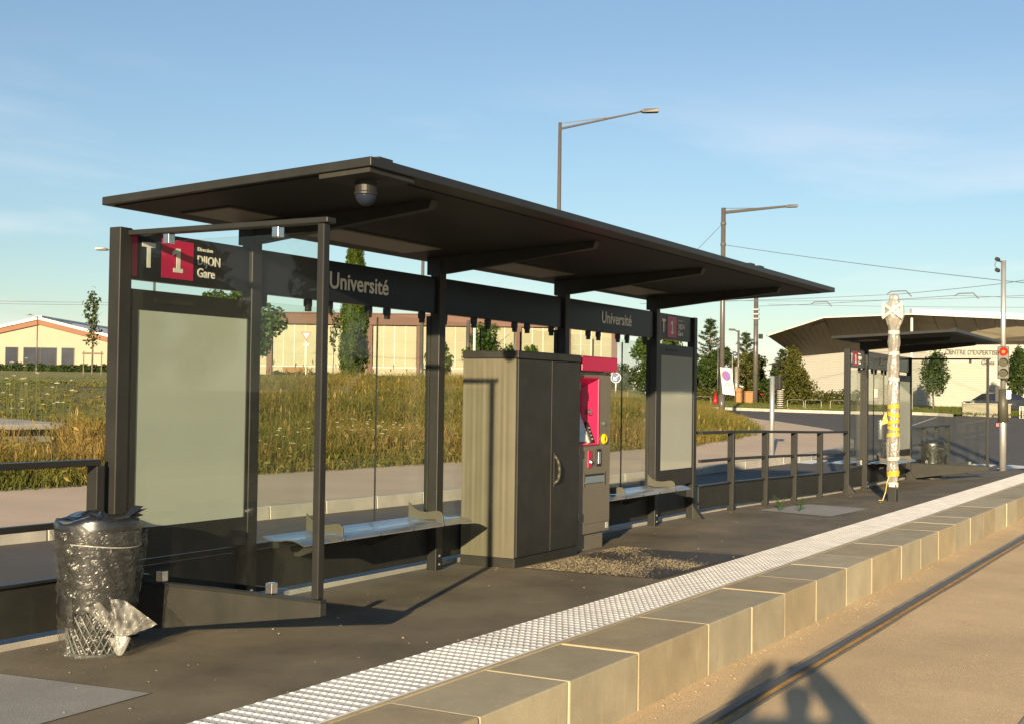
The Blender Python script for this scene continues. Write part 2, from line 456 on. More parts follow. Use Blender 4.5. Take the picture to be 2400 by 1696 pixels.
# ------------------------------------------------------------------ terrain
def ss(a, b, x):
    t = np.clip((np.asarray(x, dtype=float)-a)/(b-a), 0, 1)
    return t*t*(3-2*t)
def zroad(x, y):
    s = 0.87*np.asarray(x) + 0.492*np.asarray(y)
    return -0.15 + 1.25*np.clip((s-25)/70, 0, 1.15)
EX = [-80, 11.6, 16.4, 21.0, 27.2, 30.8, 36.6, 40.6, 47.6, 52.5, 58.3, 75, 260]
EY = [14.4, 14.2, 14.0, 13.7, 12.7, 12.1, 12.7, 13.7, 16.4, 18.5, 21.4, 29.5, 118]
def edge_y(x): return np.interp(x, EX, EY)             # back edge of the pavement, where the meadow starts
NX = [-80, 8.5, 11.7, 15.0, 20.5, 23.7, 28.7, 32.5, 36.5, 41.2, 44.1, 48.1, 54.7, 56.0]
NY = [11.4, 10.39, 10.05, 9.85, 9.6, 9.3, 8.85, 8.95, 9.55, 11.2, 12.46, 14.97, 19.2, 20.2]
def pav_y(x): return np.interp(x, NX, NY)              # road kerb of the pavement
def zmeadow(x, y):
    x = np.asarray(x, dtype=float); y = np.asarray(y, dtype=float)
    d = y - edge_y(x)
    bump = 0.10*np.sin(x*0.9+y*0.35)*np.sin(y*0.6-x*0.2) * ss(0, 4, d)
    return zroad(x, y) + 0.14 + 1.28*ss(-0.5, 14, d) + bump*(1-0.7*ss(20, 50, d))
def zplat(x, y):
    return -0.10*ss(14, 21, x)*ss(3.8, 5.3, y)

def grid_sheet(name, xs, yfun0, yfun1, ny, zfun, m, power=1.0, skirt=0.0):
    xs = np.asarray(xs, dtype=float); t = np.linspace(0, 1, ny)**power
    y0 = yfun0(xs); y1 = yfun1(xs)
    X = np.repeat(xs[:, None], ny, 1); Y = y0[:, None] + (y1-y0)[:, None]*t[None, :]
    Z = zfun(X, Y)
    V = np.stack([X, Y, Z], -1).reshape(-1, 3)
    i, j = np.meshgrid(np.arange(len(xs)-1), np.arange(ny-1), indexing='ij')
    a = (i*ny+j).ravel()
    F = np.stack([a, a+ny, a+ny+1, a+1], -1)
    return np_mesh(name, V, F, m, smooth=True)

# far ground to the horizon
R_ = np.concatenate([[0.5], np.geomspace(4, 3000, 70)]); A_ = np.linspace(0, 2*np.pi, 121)[:-1]
GX = R_[:, None]*np.cos(A_)[None]; GY = R_[:, None]*np.sin(A_)[None]
GZ = zroad(GX, GY) - 0.55 + 0.5*ss(95, 130, 0.87*GX+0.492*GY)
a, b = np.meshgrid(np.arange(len(R_)-1), np.arange(120), indexing='ij')
n0 = (a*120+b).ravel(); n1 = (a*120+(b+1) % 120).ravel()
structure(np_mesh('ground', np.stack([GX, GY, GZ], -1).reshape(-1, 3), np.stack([n0, n0+120, n1+120, n1], -1), M['farground'], smooth=True),
          'dry ground reaching to the horizon behind the buildings')

# roads
con = lambda v: (lambda x: np.full_like(x, v))
structure(grid_sheet('road', np.linspace(-30, 120, 151), con(5.74), con(62), 57, zroad, M['road'], power=1.5), 'dark asphalt road behind the platform joining the cross road')
structure(grid_sheet('crossing_road', np.linspace(29.0, 120, 60), con(-30), con(5.735), 20, lambda x, y: zroad(x, y) - 0.012*(1-ss(29, 31, x)), M['road']),
          'dark asphalt cross road beyond the end of the platform')
# pavement with kerb
structure(grid_sheet('pavement', np.linspace(-30, 56, 173), lambda x: pav_y(x)+0.13, lambda x: edge_y(x)+0.25, 12, lambda x, y: zroad(x, y)+0.15, M['pavement']),
          'pinkish pavement between the road and the meadow')
pavement = bpy.data.objects['pavement']
x = -1.0
while x < 50:
    x1 = x + 1.0
    a0, a1 = float(pav_y(x+.006)), float(pav_y(x1-.006))
    b0, b1 = float(zroad(x, a0)), float(zroad(x1, a1))
    t = MB()
    p = [(x+.006, a0, b0-.1), (x1-.006, a1, b1-.1), (x1-.006, a1+.14, b1-.1), (x+.006, a0+.14, b0-.1)]
    q = [(x+.006, a0+.012, b0+.158), (x1-.006, a1+.012, b1+.158), (x1-.006, a1+.14, b1+.158), (x+.006, a0+.14, b0+.158)]
    t.add(p+q, [(0,3,2,1),(4,5,6,7),(0,1,5,4),(1,2,6,5),(2,3,7,6),(3,0,4,7)])
    t.build('kerb_stone', M['plinth'], pavement, bevel=0.012)
    x = x1

# meadow bank
mx = np.concatenate([np.linspace(-60, 8, 30)[:-1], np.linspace(8, 60, 150), np.linspace(60, 220, 50)[1:]])
structure(grid_sheet('meadow', mx, lambda x: edge_y(x), lambda x: edge_y(x)+190, 110, zmeadow, M['soil'], power=2.6), 'overgrown grassy bank rising behind the pavement')
# far lawn behind the tall grass is mown: short green sheet on the crest
structure(grid_sheet('lawn', np.linspace(-55, 120, 120), lambda x: np.maximum(edge_y(x)+13.0+1.2*np.sin(x*.5), edge_y(x)+6), lambda x: edge_y(x)+150, 60, lambda x, y: zmeadow(x, y)-0.04+0.09*ss(12.5, 19, y-edge_y(x)), M['lawn'], power=1.8),
          'mown green lawn on top of the bank in front of the buildings')

# verge beyond the cross road
vy = np.linspace(13.05, 60, 54)
VFX = np.interp(vy, [7, 9.9, 12.5, 14.3, 15.6, 18.4, 21.5, 27.5, 60], [66, 66.2, 68.2, 70.0, 70.2, 68.4, 68.6, 70.4, 84])
nt = 30
tt = np.linspace(0, 1, nt)**1.5
VX = VFX[:, None] + 45*tt[None]; VY = np.repeat(vy[:, None], nt, 1)
VZ = zroad(VX, VY) + 0.13
ii, jj = np.meshgrid(np.arange(len(vy)-1), np.arange(nt-1), indexing='ij'); a = (ii*nt+jj).ravel()
structure(np_mesh('verge', np.stack([VX, VY, VZ], -1).reshape(-1, 3), np.stack([a, a+1, a+nt+1, a+nt], -1), M['lawn'], smooth=True), 'green grass verge along the far side of the cross road')
verge = bpy.data.objects['verge']
for k in range(0, len(vy)-1):
    t = MB()
    y0, y1 = vy[k]+.005, vy[k+1]-.005; x0, x1 = VFX[k], VFX[k+1]
    z0, z1 = float(zroad(x0, y0)), float(zroad(x1, y1))
    t.add([(x0-.2,y0,z0-.1),(x1-.2,y1,z1-.1),(x1+.05,y1,z1-.1),(x0+.05,y0,z0-.1),(x0-.2,y0,z0+.15),(x1-.2,y1,z1+.15),(x1+.05,y1,z1+.15),(x0+.05,y0,z0+.15)],
          [(0,1,2,3),(4,7,6,5),(0,4,5,1),(1,5,6,2),(2,6,7,3),(3,7,4,0)])
    t.build('kerb_stone', M['plinth'], verge)
# bare gravel strip behind the verge
structure(grid_sheet('gravel_path', np.linspace(71.2, 75.0, 8), con(17.2), con(34), 20, lambda x, y: zroad(x, y)+0.16, M['concrete']), 'pale gravel path behind the verge with bicycle hoops')

# crosswalk bars
for (x0, x1, y0, y1) in [(28.5, 29.9, 8.95, 8.45), (28.9, 30.3, 8.25, 7.75), (29.1, 30.5, 7.5, 7.0), (29.2, 30.6, 6.8, 6.3), (29.6, 31.1, 5.45, 4.95), (29.7, 31.2, 4.75, 4.25), (29.8, 31.3, 4.05, 3.55), (29.9, 31.4, 3.35, 2.85)]:
    t = MB()
    t.poly([(x0, y1, float(zroad(x0, y1))+.006), (x1, y1, float(zroad(x1, y1))+.006), (x1+.1, y0, float(zroad(x1+.1, y0))+.006), (x0+.1, y0, float(zroad(x0+.1, y0))+.006)])
    o = t.build('crosswalk_bar', M['marking'], bpy.data.objects['road'])
# thin line markings on the cross road
for (p, q) in [((52, 11.6), (67, 13.5))]:
    t = MB(); n = 40
    L = [(p[0]+(q[0]-p[0])*i/n, p[1]+(q[1]-p[1])*i/n) for i in range(n+1)]
    for (u, w) in zip(L[:-1], L[1:]):
        t.poly([(u[0], u[1], float(zroad(*u))+.008), (w[0], w[1], float(zroad(*w))+.008), (w[0], w[1]+.07, float(zroad(w[0], w[1]+.07))+.008), (u[0], u[1]+.07, float(zroad(u[0], u[1]+.07))+.008)])
    t.build('lane_line', M['marking'], bpy.data.objects['road'])

# ------------------------------------------------------------------ track bed and rails
ztrack = lambda x, y: -0.30 + 0.145*ss(26.5, 29.0, x) + 0.003*np.sin(x*1.7+y*2.1)*np.sin(y*1.3-x*.4)
tb = grid_sheet('track_bed', np.linspace(-12, 29.0, 83), con(2.36+.094), con(2.86), 6, ztrack, M['track'])
structure(tb, 'sandy concrete track bed beside the platform')
for (a_, b_) in ((.925+.094, 2.36-.065), (-9.0, .925-.065)):
    o_ = grid_sheet('track_slab', np.linspace(-12, 29.0, 83), con(a_), con(b_), 12, ztrack, M['track']); o_.parent = tb
def tram_rail(y, label):
    r = thing('tram_rail', label, 'rail', (8, y, -0.3), group='rails of the tram track')
    zf = lambda x: -0.30 + 0.145*float(ss(26.5, 29.0, x))
    X = list(np.linspace(-10, 26.4, 8)) + list(np.linspace(26.8, 29, 6))
    def strip(name, prof, m):
        t = MB()
        for a, b in zip(X[:-1], X[1:]):
            for (y0, z0), (y1, z1) in zip(prof[:-1], prof[1:]):
                t.poly([(a, y+y0, zf(a)+z0), (b, y+y0, zf(b)+z0), (b, y+y1, zf(b)+z1), (a, y+y1, zf(a)+z1)])
        t.build(name, m, r)
    strip('sealant', [(-.068, .004), (-.050, .002)], M['seal'])
    strip('guard_lip', [(-.050, -.01), (-.050, .004), (-.040, .004), (-.038, -.020)], M['rail'])
    strip('groove', [(-.038, -.011), (.016, -.011)], M['rust'])
    strip('groove_wall', [(.010, -.034), (.015, -.012)], M['rust'])
    strip('rail_head', [(.015, -.012), (.020, .007), (.060, .008), (.066, .002)], M['rail'])
    strip('sealant', [(.066, .002), (.098, .004)], M['seal'])
    return r
tram_rail(2.36, 'embedded grooved steel rail with rusty groove nearest the platform kerb')
tram_rail(0.925, 'embedded grooved steel rail farther from the platform in the near corner')

# ------------------------------------------------------------------ platform
platform = structure(grid_sheet('platform', np.linspace(-6, 28.7, 140), con(3.27), con(5.60), 18, zplat, M['asphalt']), 'dark asphalt tram platform in front of the shelters')
t = MB().box(-6, 2.90, -0.6, 28.7, 5.68, -0.16); t.build('platform_core', M['concrete'], platform)
# kerb stones with cream mortar joints
KX = [-1.2, -.35, .5, 1.35, 2.2, 3.05, 3.9, 4.72, 5.54, 6.34, 7.37, 8.15, 8.84, 9.6, 10.44, 11.25, 12.34, 13.16, 14.0, 14.89, 15.79]
while KX[-1] < 27.5: KX.append(KX[-1]+0.87)
KX.append(28.7)
for i, (a, b) in enumerate(zip(KX[:-1], KX[1:])):
    dz = random.uniform(-.0035, .0035); dy = random.uniform(-.004, .004)
    t = MB().box(a+.0045, 2.80+dy, -.42, b-.0045, 3.262, .004+dz)
    t.build('kerb_stone', M['kerb'] if i % 3 else M['kerb2'], platform, bevel=random.uniform(.006, .015), seg=3)
t = MB().box(KX[0], 2.809, -.40, KX[-1], 3.275, -.004); t.build('mortar_bed', M['mortar'], platform)
t = MB().box(-6, 3.262, -.1, 28.7, 3.290, .006); t.build('mortar_line', M['mortar'], platform)
# tactile strip: slab plus studs
ts = MB().box(-6, 3.290, -.08, 28.4, 3.735, .008).build('tactile_strip', M['tactile'], platform, bevel=0.003)
sv = [(-.012,-.016,0),(.012,-.016,0),(.012,.016,0),(-.012,.016,0),(-.006,-.009,.0056),(.006,-.009,.0056),(.006,.009,.0056),(-.006,.009,.0056)]
sf = [(4,5,6,7),(0,1,5,4),(1,2,6,5),(2,3,7,6),(3,0,4,7)]
sme = bpy.data.meshes.new('stud'); sme.from_pydata(sv, [], sf); sme.materials.append(M['tactile'])
cnt = 0; SVs, SFs = [], []; base = np.array(sv)
xx = 3.4
rows = []
while xx < 28.3:
    rows.append(xx); xx += 0.076
for r_i, xr in enumerate(rows):
    for k in range(11):
        yk = 3.315 + k*0.0395
        if xr > 3.95 and cnt < 300:
            o = bpy.data.objects.new('stud', sme); col.objects.link(o); o.parent = ts; o.location = (xr, yk, .008); cnt += 1
        else:
            SVs.append(base + np.array([xr, yk, .008])); SFs.append(np.array(sf) + 8*len(SFs))
stuff(np_mesh('stud_field', np.concatenate(SVs), np.concatenate(SFs), M['tactile'], parent=ts))

# repair patches, laid a few millimetres proud of the asphalt
def patch(name, pts, m, label, z=0.005, n=6):
    t = MB(); P = [Vector((p[0], p[1], 0)) for p in pts]
    for i in range(n):
        for j in range(n):
            q = []
            for (a, b) in ((i, j), (i+1, j), (i+1, j+1), (i, j+1)):
                u, w = a/n, b/n
                c = (P[0]*(1-u)+P[1]*u)*(1-w) + (P[3]*(1-u)+P[2]*u)*w
                q.append((c.x, c.y, float(zplat(c.x, c.y))+z))
            t.poly(q)
    o = t.build(name, m, platform); o['label'] = label
    return o
patch('repair_patch', [(4.29, 4.25), (4.16, 5.5), (2.6, 5.5), (2.9, 4.2)], M['concrete'], 'smooth grey concrete slab let into the asphalt beside the litter bin')
patch('repair_patch', [(14.95, 4.21), (16.35, 4.11), (16.96, 5.06), (15.35, 5.22)], M['concrete'], 'light grey concrete patch with weeds by the railing')
patch('repair_patch', [(8.99, 3.80), (10.78, 3.76), (10.66, 4.92), (8.93, 4.92)], M['asphalt_new'], 'rough dark patch strewn with gravel in front of the ticket machine')
# plinth behind the platform
t = MB().box(-6, 5.56, -.4, 28.7, 5.73, .035); t.build('plinth', M['plinth'], platform, bevel=.006)

# loose gravel
def gravel(name, n, xf, yf, zf, smin, smax, parent=None):
    V, F = [], []
    oct_v = np.array([(1,0,0),(-1,0,0),(0,1,0),(0,-1,0),(0,0,.8),(0,0,-.3)], float)
    oct_f = np.array([(0,2,4),(2,1,4),(1,3,4),(3,0,4)])
    for i in range(n):
        x, y = xf(), yf()
        if callable(x): x = x()
        s = smin + (smax-smin)*random.random()**3
        a = random.random()*6.28; c, sn = math.cos(a), math.sin(a)
        v = oct_v*s*np.array([random.uniform(.7,1.4), random.uniform(.7,1.2), random.uniform(.5,1)])
        v = v @ np.array([[c,sn,0],[-sn,c,0],[0,0,1]]) + np.array([x, y, zf(x, y)+s*.1])
        V.append(v); F.append(oct_f + 6*i)
    return np_mesh(name, np.concatenate(V), np.concatenate(F), M['gravel'], parent=parent)
def gx():
    while True:
        x = random.uniform(8.95, 10.75); gx.y = random.uniform(3.82, 4.93)
        d = math.sin(x*3.1+gx.y*2.3)*.5 + math.sin(x*7.3-gx.y*5.1)*.3 + (gx.y-4.35)*.9 - (x-9.8)*.15
        if random.random() < 1/(1+math.exp(-6.5*(d-.05))): return x
g1 = gravel('loose_gravel', 9500, gx, lambda: gx.y, lambda x, y: .006, .0014, .0065, platform); stuff(g1)
g2 = gravel('scattered_grit', 420, lambda: random.uniform(3.8, 24), lambda: random.uniform(3.76, 5.5), lambda x, y: float(zplat(x, y))+.003, .0025, .011, platform); stuff(g2)
g3 = gravel('kerb_grit', 1300, lambda: random.uniform(4, 22), lambda: 2.79 - abs(random.gauss(0, .09)), lambda x, y: -.298, .003, .013, tb); stuff(g3)
g4 = gravel('scattered_grit', 260, lambda: random.uniform(4, 22), lambda: random.uniform(.8, 2.7), lambda x, y: -.298, .002, .008, tb); stuff(g4)

# ------------------------------------------------------------------ lettering
def text_mesh(name, body, size, origin, m, parent, width=None, axis='-Y', depth=0.0015, bold=0.0, right=None):
    """flat lettering standing in the XZ plane (facing -Y), or along the unit vector `right`"""
    cu = bpy.data.curves.new(name, 'FONT'); cu.body = body; cu.size = size; cu.extrude = depth; cu.offset = bold; cu.resolution_u = 4
    tmp = bpy.data.objects.new(name+'_tmp', cu); col.objects.link(tmp)
    bpy.context.view_layer.update()
    me = bpy.data.meshes.new_from_object(tmp.evaluated_get(bpy.context.evaluated_depsgraph_get()))
    bpy.data.objects.remove(tmp); bpy.data.curves.remove(cu)
    xs = [v.co.x for v in me.vertices]; w = max(xs) - min(xs); x0 = min(xs)
    k = (width/w) if width else 1.0
    R = Vector(right) if right else Vector((1, 0, 0)); U = Vector((0, 0, 1)); N = R.cross(U)   # N points towards the reader
    O = Vector(origin)
    for v in me.vertices:
        v.co = O + R*((v.co.x-x0)*k) + U*v.co.y + N*(v.co.z + depth)
    me.name = name; me.materials.clear(); me.materials.append(m)
    o = bpy.data.objects.new(name, me); col.objects.link(o); attach(o, parent)
    return o

def sign_T1(fp, x, z, y, k=1.0):
    """line sign on a fascia panel: pink bar, T, pink square with slab 1, destination"""
    f = y - 0.002
    MB().box(x+.017, f-.002, z-.275+.015, x+.060, f, z-.02).build('pink_bar', M['pink'], fp)
    t = MB(); zt = z-.062
    t.box(x+.096, f-.002, zt-.026, x+.201, f, zt); t.box(x+.134, f-.002, zt-.142, x+.163, f, zt-.026)
    t.build('line_letter', M['print'], fp)
    sq = MB().box(x+.250, f-.002, z-.250, x+.508, f, z-.026).build('line_number_square', M['pink'], fp)
    t = MB(); f2 = f-.0025; zt = z-.072; xc = x+.380
    t.box(xc-.038, f2-.002, zt-.140, xc+.040, f2, zt-.116)
    t.box(xc-.014, f2-.002, zt-.116, xc+.018, f2, zt)
    t.prism([(xc-.014, f2-.002, zt), (xc-.014, f2-.002, zt-.030), (xc-.046, f2-.002, zt-.046), (xc-.046, f2-.002, zt-.022)], (0, .002, 0))
    t.build('line_number', M['print'], fp)
    text_mesh('destination_text', 'Direction', .034, (x+.544, f, z-.068), M['print'], fp, width=.128)
    text_mesh('destination_text', 'DIJON', .077, (x+.544, f, z-.148), M['print'], fp, width=.195, bold=.0012)
    text_mesh('destination_text', 'Gare', .077, (x+.544, f, z-.222), M['print'], fp, width=.150, bold=.0012)

def shelter(label, P, bays, side, zb, roofx, names, cambox):
    """P: post centres along X; bays: 'poster' / 'glass' / 'slot' per bay; side: 'near' or 'far'; zb: ground level at the back"""
    S = thing('tram_shelter', label, 'tram shelter', ((P[0]+P[-1])/2, 5.48, zb), group='shelters on the platform')
    n = len(P); Z = lambda z: z + zb
    hw = .045
    for i, p in enumerate(P):
        end = i in (0, n-1)
        o = MB().box(p-hw, 5.42, Z(-.02), p+hw, 5.507, Z(2.25 if end else 2.405)).build('post', M['paint'], S, bevel=.005)
        if not end: MB().box(p-hw-.010, 5.50, Z(.30), p-hw+.03, 5.535, Z(1.95)).build('glazing_channel', M['paint_dull'], o)
        if not end:                                    # tapering roof arm
            for zz_ in (.045, .11):
                MB().tube((p, 5.421, Z(zz_)), (p, 5.412, Z(zz_)), .009, n=6).build('bolt', M['galv'], o)
            pr = [(p-.035, 5.55, Z(2.27)), (p-.035, 5.38, Z(2.28)), (p-.035, 4.12, Z(2.42)), (p-.035, 4.10, Z(2.470)), (p-.035, 5.55, Z(2.402))]
            MB().prism(pr, (.07, 0, 0)).build('roof_arm', M['paint'], S, bevel=.003)
        else:
            MB().prism([(p-.045, 5.42, Z(-.01)), (p-.045, 5.30, Z(-.01)), (p-.045, 5.36, Z(.06)), (p-.045, 5.42, Z(.14))], (.09, 0, 0)).build('foot', M['paint_dull'], S)
    # roof: slab rising to the front, folded edges, recessed soffit lights
    x0, x1 = roofx
    ry0, ry1, rz0, rz1 = 3.82, 5.70, Z(2.488), Z(2.400)  # front / back underside
    top = .047
    slab = MB().prism([(x0, ry0, rz0), (x0, ry0, rz0+top), (x0, ry1, rz1+top), (x0, ry1, rz1)], (x1-x0, 0, 0))
    roof = slab.build('roof', M['paint'], S, bevel=.004)
    sz = lambda y: rz0 + (rz1-rz0)*(y-ry0)/(ry1-ry0)
    def soffit(name, a, b, c, d, m, drop, par):         # a thin tray following the roof slope
        return MB().prism([(a, c, sz(c)-drop), (a, c, sz(c)-.001), (a, d, sz(d)-.001), (a, d, sz(d)-drop)], (b-a, 0, 0)).build(name, m, par)
    soffit('soffit_tray', x0+.05, x1-.05, ry0+.14, ry1-.05, M['soffit'], .006, roof)
    for i in range(n-1):
        a, b = max(P[i], x0+.3), min(P[i+1], x1-.3)
        w = min(.62, (b-a)*.30); c = (a+b)/2
        soffit('light_frame', c-w-.02, c+w+.02, 5.12, 5.50, M['paint_dull'], .014, roof)
        soffit('light_panel', c-w, c+w, 5.145, 5.475, M['soffit_light'], .017, roof)
    for xr in ([x0+.10, (x0*.35+x1*.65)+.3, (x0*.35+x1*.65)+.55] if cambox else [x0+.2]):
        MB().box(xr, ry0+.02, sz(ry0)+top, xr+.12, ry0+.10, sz(ry0)+top+.016).build('roof_clip', M['paint_dull'], roof)
    if cambox:
        soffit('camera_tray', x0+.02, x0+.42, ry0+.02, ry0+.34, M['paint_dull'], .026, roof)
    # bays
    for i in range(n-1):
        a, b = P[i]+hw, P[i+1]-hw
        fp = MB().box(a, 5.447, Z(1.97), b, 5.50, Z(2.248)).build('fascia_panel', M['fascia'], S, bevel=.002)
        if names[i] == 'T1':
            sign_T1(fp, a+.0, Z(2.248), 5.447)
        elif names[i]:
            text_mesh('stop_name', 'Université', .161, (names[i], 5.445, Z(2.062)), M['print'], fp, width=.695, bold=.0025)
        MB().box(a, 5.50, Z(.075), b, 5.525, Z(.345)).build('kick_panel', M['paint_dull'], S, bevel=.002)
        MB().box(a, 5.488, Z(.352), b, 5.535, Z(.385)).build('bottom_rail', M['paint'], S, bevel=.002)
        if bays[i] == 'poster':
            fr = MB()
            fr.box(a+.004, 5.428, Z(.40), b-.004, 5.53, Z(.575)); fr.box(a+.004, 5.428, Z(1.80), b-.004, 5.53, Z(1.915))
            fr.box(a+.004, 5.428, Z(.575), a+.062, 5.53, Z(1.80)); fr.box(b-.030, 5.428, Z(.575), b-.004, 5.53, Z(1.80))
            c = fr.build('poster_case', M['paint'], S, bevel=.003)
            MB().box(a+.062, 5.433, Z(.575), b-.030, 5.50, Z(1.80)).build('blank_sheet', M['poster'], c)
            MB().box(a+.18, 5.425, Z(1.845), a+.5, 5.427, Z(1.872)).build('lock_strip', M['paint_dull'], c)
        else:
            k = 3 if b-a > 1.5 else 1
            w = (b-a)/k
            for j in range(k):
                g0, g1 = a+j*w+.004, a+(j+1)*w-.004
                gp = MB().box(g0, 5.506, Z(.392), g1, 5.514, Z(1.925)).build('glass_pane', M['glass'], S)
                for c in (g0+w*.16, g1-w*.16):
                    t = MB().box(c-.022, 5.49, Z(1.925), c+.022, 5.53, Z(1.972)); t.box(c-.014, 5.495, Z(1.893), c+.022, 5.525, Z(1.926))
                    t.build('glass_clip', M['paint'], gp)
                for c in ((g0, g1) if k == 1 else ()):
                    MB().box(c-.01 if c > g0 else c-.004, 5.498, Z(.40), c+.004 if c > g0 else c+.01, 5.52, Z(.47)).build('glass_clip', M['chrome'], gp)
                if j:
                    MB().box(g0-.0055, 5.503, Z(.40), g0-.0025, 5.517, Z(1.90)).build('pane_joint', M['rubber'], gp)
    # side screen with tapered cantilever beam
    sx0 = (P[0]+.015) if side == 'near' else (P[-1]-.02)
    sx1 = sx0+.049
    sp = MB().box(sx0, 4.058, Z(.312), sx1, 4.102, Z(2.205)).build('side_post', M['paint'], S, bevel=.006, seg=3)
    MB().box(sx0-.006, 4.035, Z(2.207), sx1+.02, 5.42, Z(2.236)).build('side_top_rail', M['paint'], S, bevel=.005)
    MB().prism([(sx0+.004, 5.418, Z(.02)), (sx0+.004, 5.418, Z(.296)), (sx0+.004, 4.045, Z(.296)), (sx0+.004, 4.045, Z(.228))], (.050, 0, 0)).build('side_beam', M['paint_dull'], S, bevel=.003)
    MB().box(sx0-.002, 4.042, Z(.297), sx1+.002, 5.418, Z(.311)).build('side_beam_cap', M['paint'], S, bevel=.002)
    g = MB().box(sx0+.022, 4.106, Z(.345), sx0+.030, 5.415, Z(2.165)).build('side_glass', M['glass'], S)
    for yy in (4.385, 5.15):
        MB().box(sx0+.010, yy-.022, Z(2.150), sx0+.058, yy+.022, Z(2.206)).build('glass_clip', M['chrome'], g, bevel=.003)
        MB().box(sx0+.010, yy-.022, Z(.312), sx0+.058, yy+.022, Z(.368)).build('glass_clip', M['chrome'], g, bevel=.003)
    return S

P1 = [5.215, 6.313, 8.483, 10.607, 12.715, 13.79]
shelter('large dark metal tram shelter with glass side screen, behind the near litter bin', P1,
        ['poster', 'glass', 'glass', 'glass', 'poster'], 'near', 0.0, (5.29, 13.70), ['T1', 7.085, None, 11.375, 'T1'], True)
P2 = [20.33, 21.44, 23.60, 24.62]
shelter('small dark metal tram shelter farther along the platform, behind the wrapped post', P2,
        ['glass', 'glass', 'poster'], 'far', -.10, (20.25, 24.45), ['T1', 22.3, None], False)

# surveillance dome under the roof corner
sc = thing('security_camera', 'dark dome security camera under the near front corner of the shelter roof', 'camera', (5.50, 4.00, 2.3))
MB().lathe([(.072, 2.470), (.072, 2.452), (.058, 2.448), (.058, 2.395), (.062, 2.392), (.062, 2.380), (.056, 2.378)], 28, (5.50, 4.00)).build('housing', M['paint'], sc, smooth=False, bevel=.002)
MB().lathe([(.056, 2.379)] + [(.056*math.cos(a), 2.379-.056*math.sin(a)) for a in np.linspace(.1, 1.5, 9)], 28, (5.50, 4.00)).build('dome', M['darkglass'], sc, smooth=True)

# ------------------------------------------------------------------ benches
def bench(label, xs, arms, zb=0.0):
    B = thing('bench', label, 'bench', ((xs[0]+xs[-1])/2, 5.2, zb), group='perch benches inside the shelters')
    prof = [(5.415, .440), (5.37, .428), (5.32, .420), (5.27, .423), (5.22, .431), (5.17, .431), (5.13, .421), (5.085, .402)]
    for a, b in zip(xs[:-1], xs[1:]):
        up = [(a+.004, y, z+zb) for (y, z) in prof]; dn = [(a+.004, y, z-.007+zb) for (y, z) in reversed(prof)]
        MB().prism(up+dn, (b-a-.008, 0, 0)).build('seat_sheet', M['steel'], B)
    for i, a in enumerate(xs[1:-1]):
        MB().tube((a, 5.09, .405+zb), (a, 5.078, .402+zb), .007).build('end_cap', M['chrome'], B)
        MB().prism([(a-.01, 5.485, .40+zb), (a-.01, 5.14, .400+zb), (a-.01, 5.14, .384+zb), (a-.01, 5.44, .27+zb), (a-.01, 5.485, .27+zb)][:5], (.02, 0, 0)).build('bracket', M['paint_dull'], B) if i % 2 == 0 else None
    for a in arms:
        top = [(5.40, .555), (5.37, .530), (5.335, .506), (5.295, .493), (5.24, .490), (5.19, .498), (5.155, .504), (5.125, .501), (5.108, .488), (5.098, .468)]
        pts = [(a, y, z+zb) for y, z in top] + [(a, 5.095, .418+zb), (a, 5.17, .440+zb), (a, 5.30, .428+zb), (a, 5.40, .445+zb)]
        MB().prism(pts, (.012, 0, 0)).build('armrest', M['arm'], B, bevel=.002)
    MB().box(xs[0]+.10, 5.36, .362+zb, xs[-1]-.10, 5.41, .414+zb).build('bearer', M['paint'], B)
    return B
bench('wavy steel perch bench left of the tall grey cabinet', [6.40, 6.82, 7.22, 7.62, 8.02, 8.42], [6.82, 8.02])
bench('wavy steel perch bench right of the ticket machine', [10.78, 11.19, 11.60, 12.01, 12.42, 12.84], [11.19, 12.42])
bench('wavy steel perch bench inside the far small shelter', [21.55, 21.95, 22.35, 22.75, 23.15, 23.5], [21.95, 23.15], -.10)

# ------------------------------------------------------------------ railings
def railing(label, posts, x0, x1, y, zf, endpost=None):
    L = thing('railing', label, 'railing', ((x0+x1)/2, y, 0), group='railings along the back of the platform')
    xs = [x0] + list(posts) + [x1]
    for p in posts:
        z = zf(p)
        MB().box(p-.028, y-.045, z-.02, p+.028, y+.035, z+.935).build('post', M['paint'], L, bevel=.004)
    for a, b in zip(xs[:-1], xs[1:]):
        if b-a < .05: continue
        za, zb_ = zf(a), zf(b)
        def bar(name, h, th, y0, y1, m, inset):
            t = MB(); u, w = a+inset, b-inset
            t.add([(u,y0,za+h),(w,y0,zb_+h),(w,y1,zb_+h),(u,y1,za+h),(u,y0,za+h+th),(w,y0,zb_+h+th),(w,y1,zb_+h+th),(u,y1,za+h+th)],
                  [(0,3,2,1),(4,5,6,7),(0,1,5,4),(1,2,6,5),(2,3,7,6),(3,0,4,7)])
            t.build(name, m, L, bevel=.003)
        bar('top_rail', .936, .034, y-.045, y+.035, M['paint'], 0)
        bar('middle_rail', .610, .034, y-.018, y+.018, M['paint'], .029)
        bar('panel_cap', .335, .016, y-.020, y+.045, M['paint'], .029)
        bar('infill_panel', .075, .258, y+.004, y+.022, M['paint_dull'], .029)
    if endpost:
        MB().box(endpost-.03, y-.045, -.02, endpost+.03, y+.035, .935).build('post', M['paint'], L, bevel=.004)
    return L
railing('dark metal railing left of the big shelter, ending at the litter bin', [.9, 2.15, 3.4, 5.10], -.35, 5.13, 5.50, lambda x: 0.0)
railing('dark metal railing with four bays between the two shelters', [15.10, 16.38, 17.62, 18.87], 14.03, 20.25, 5.47, lambda x: float(-.10*ss(14, 21, x)))
railing('dark metal railing beyond the far small shelter', [25.9, 27.1, 28.2], 24.7, 28.25, 5.47, lambda x: -.10)

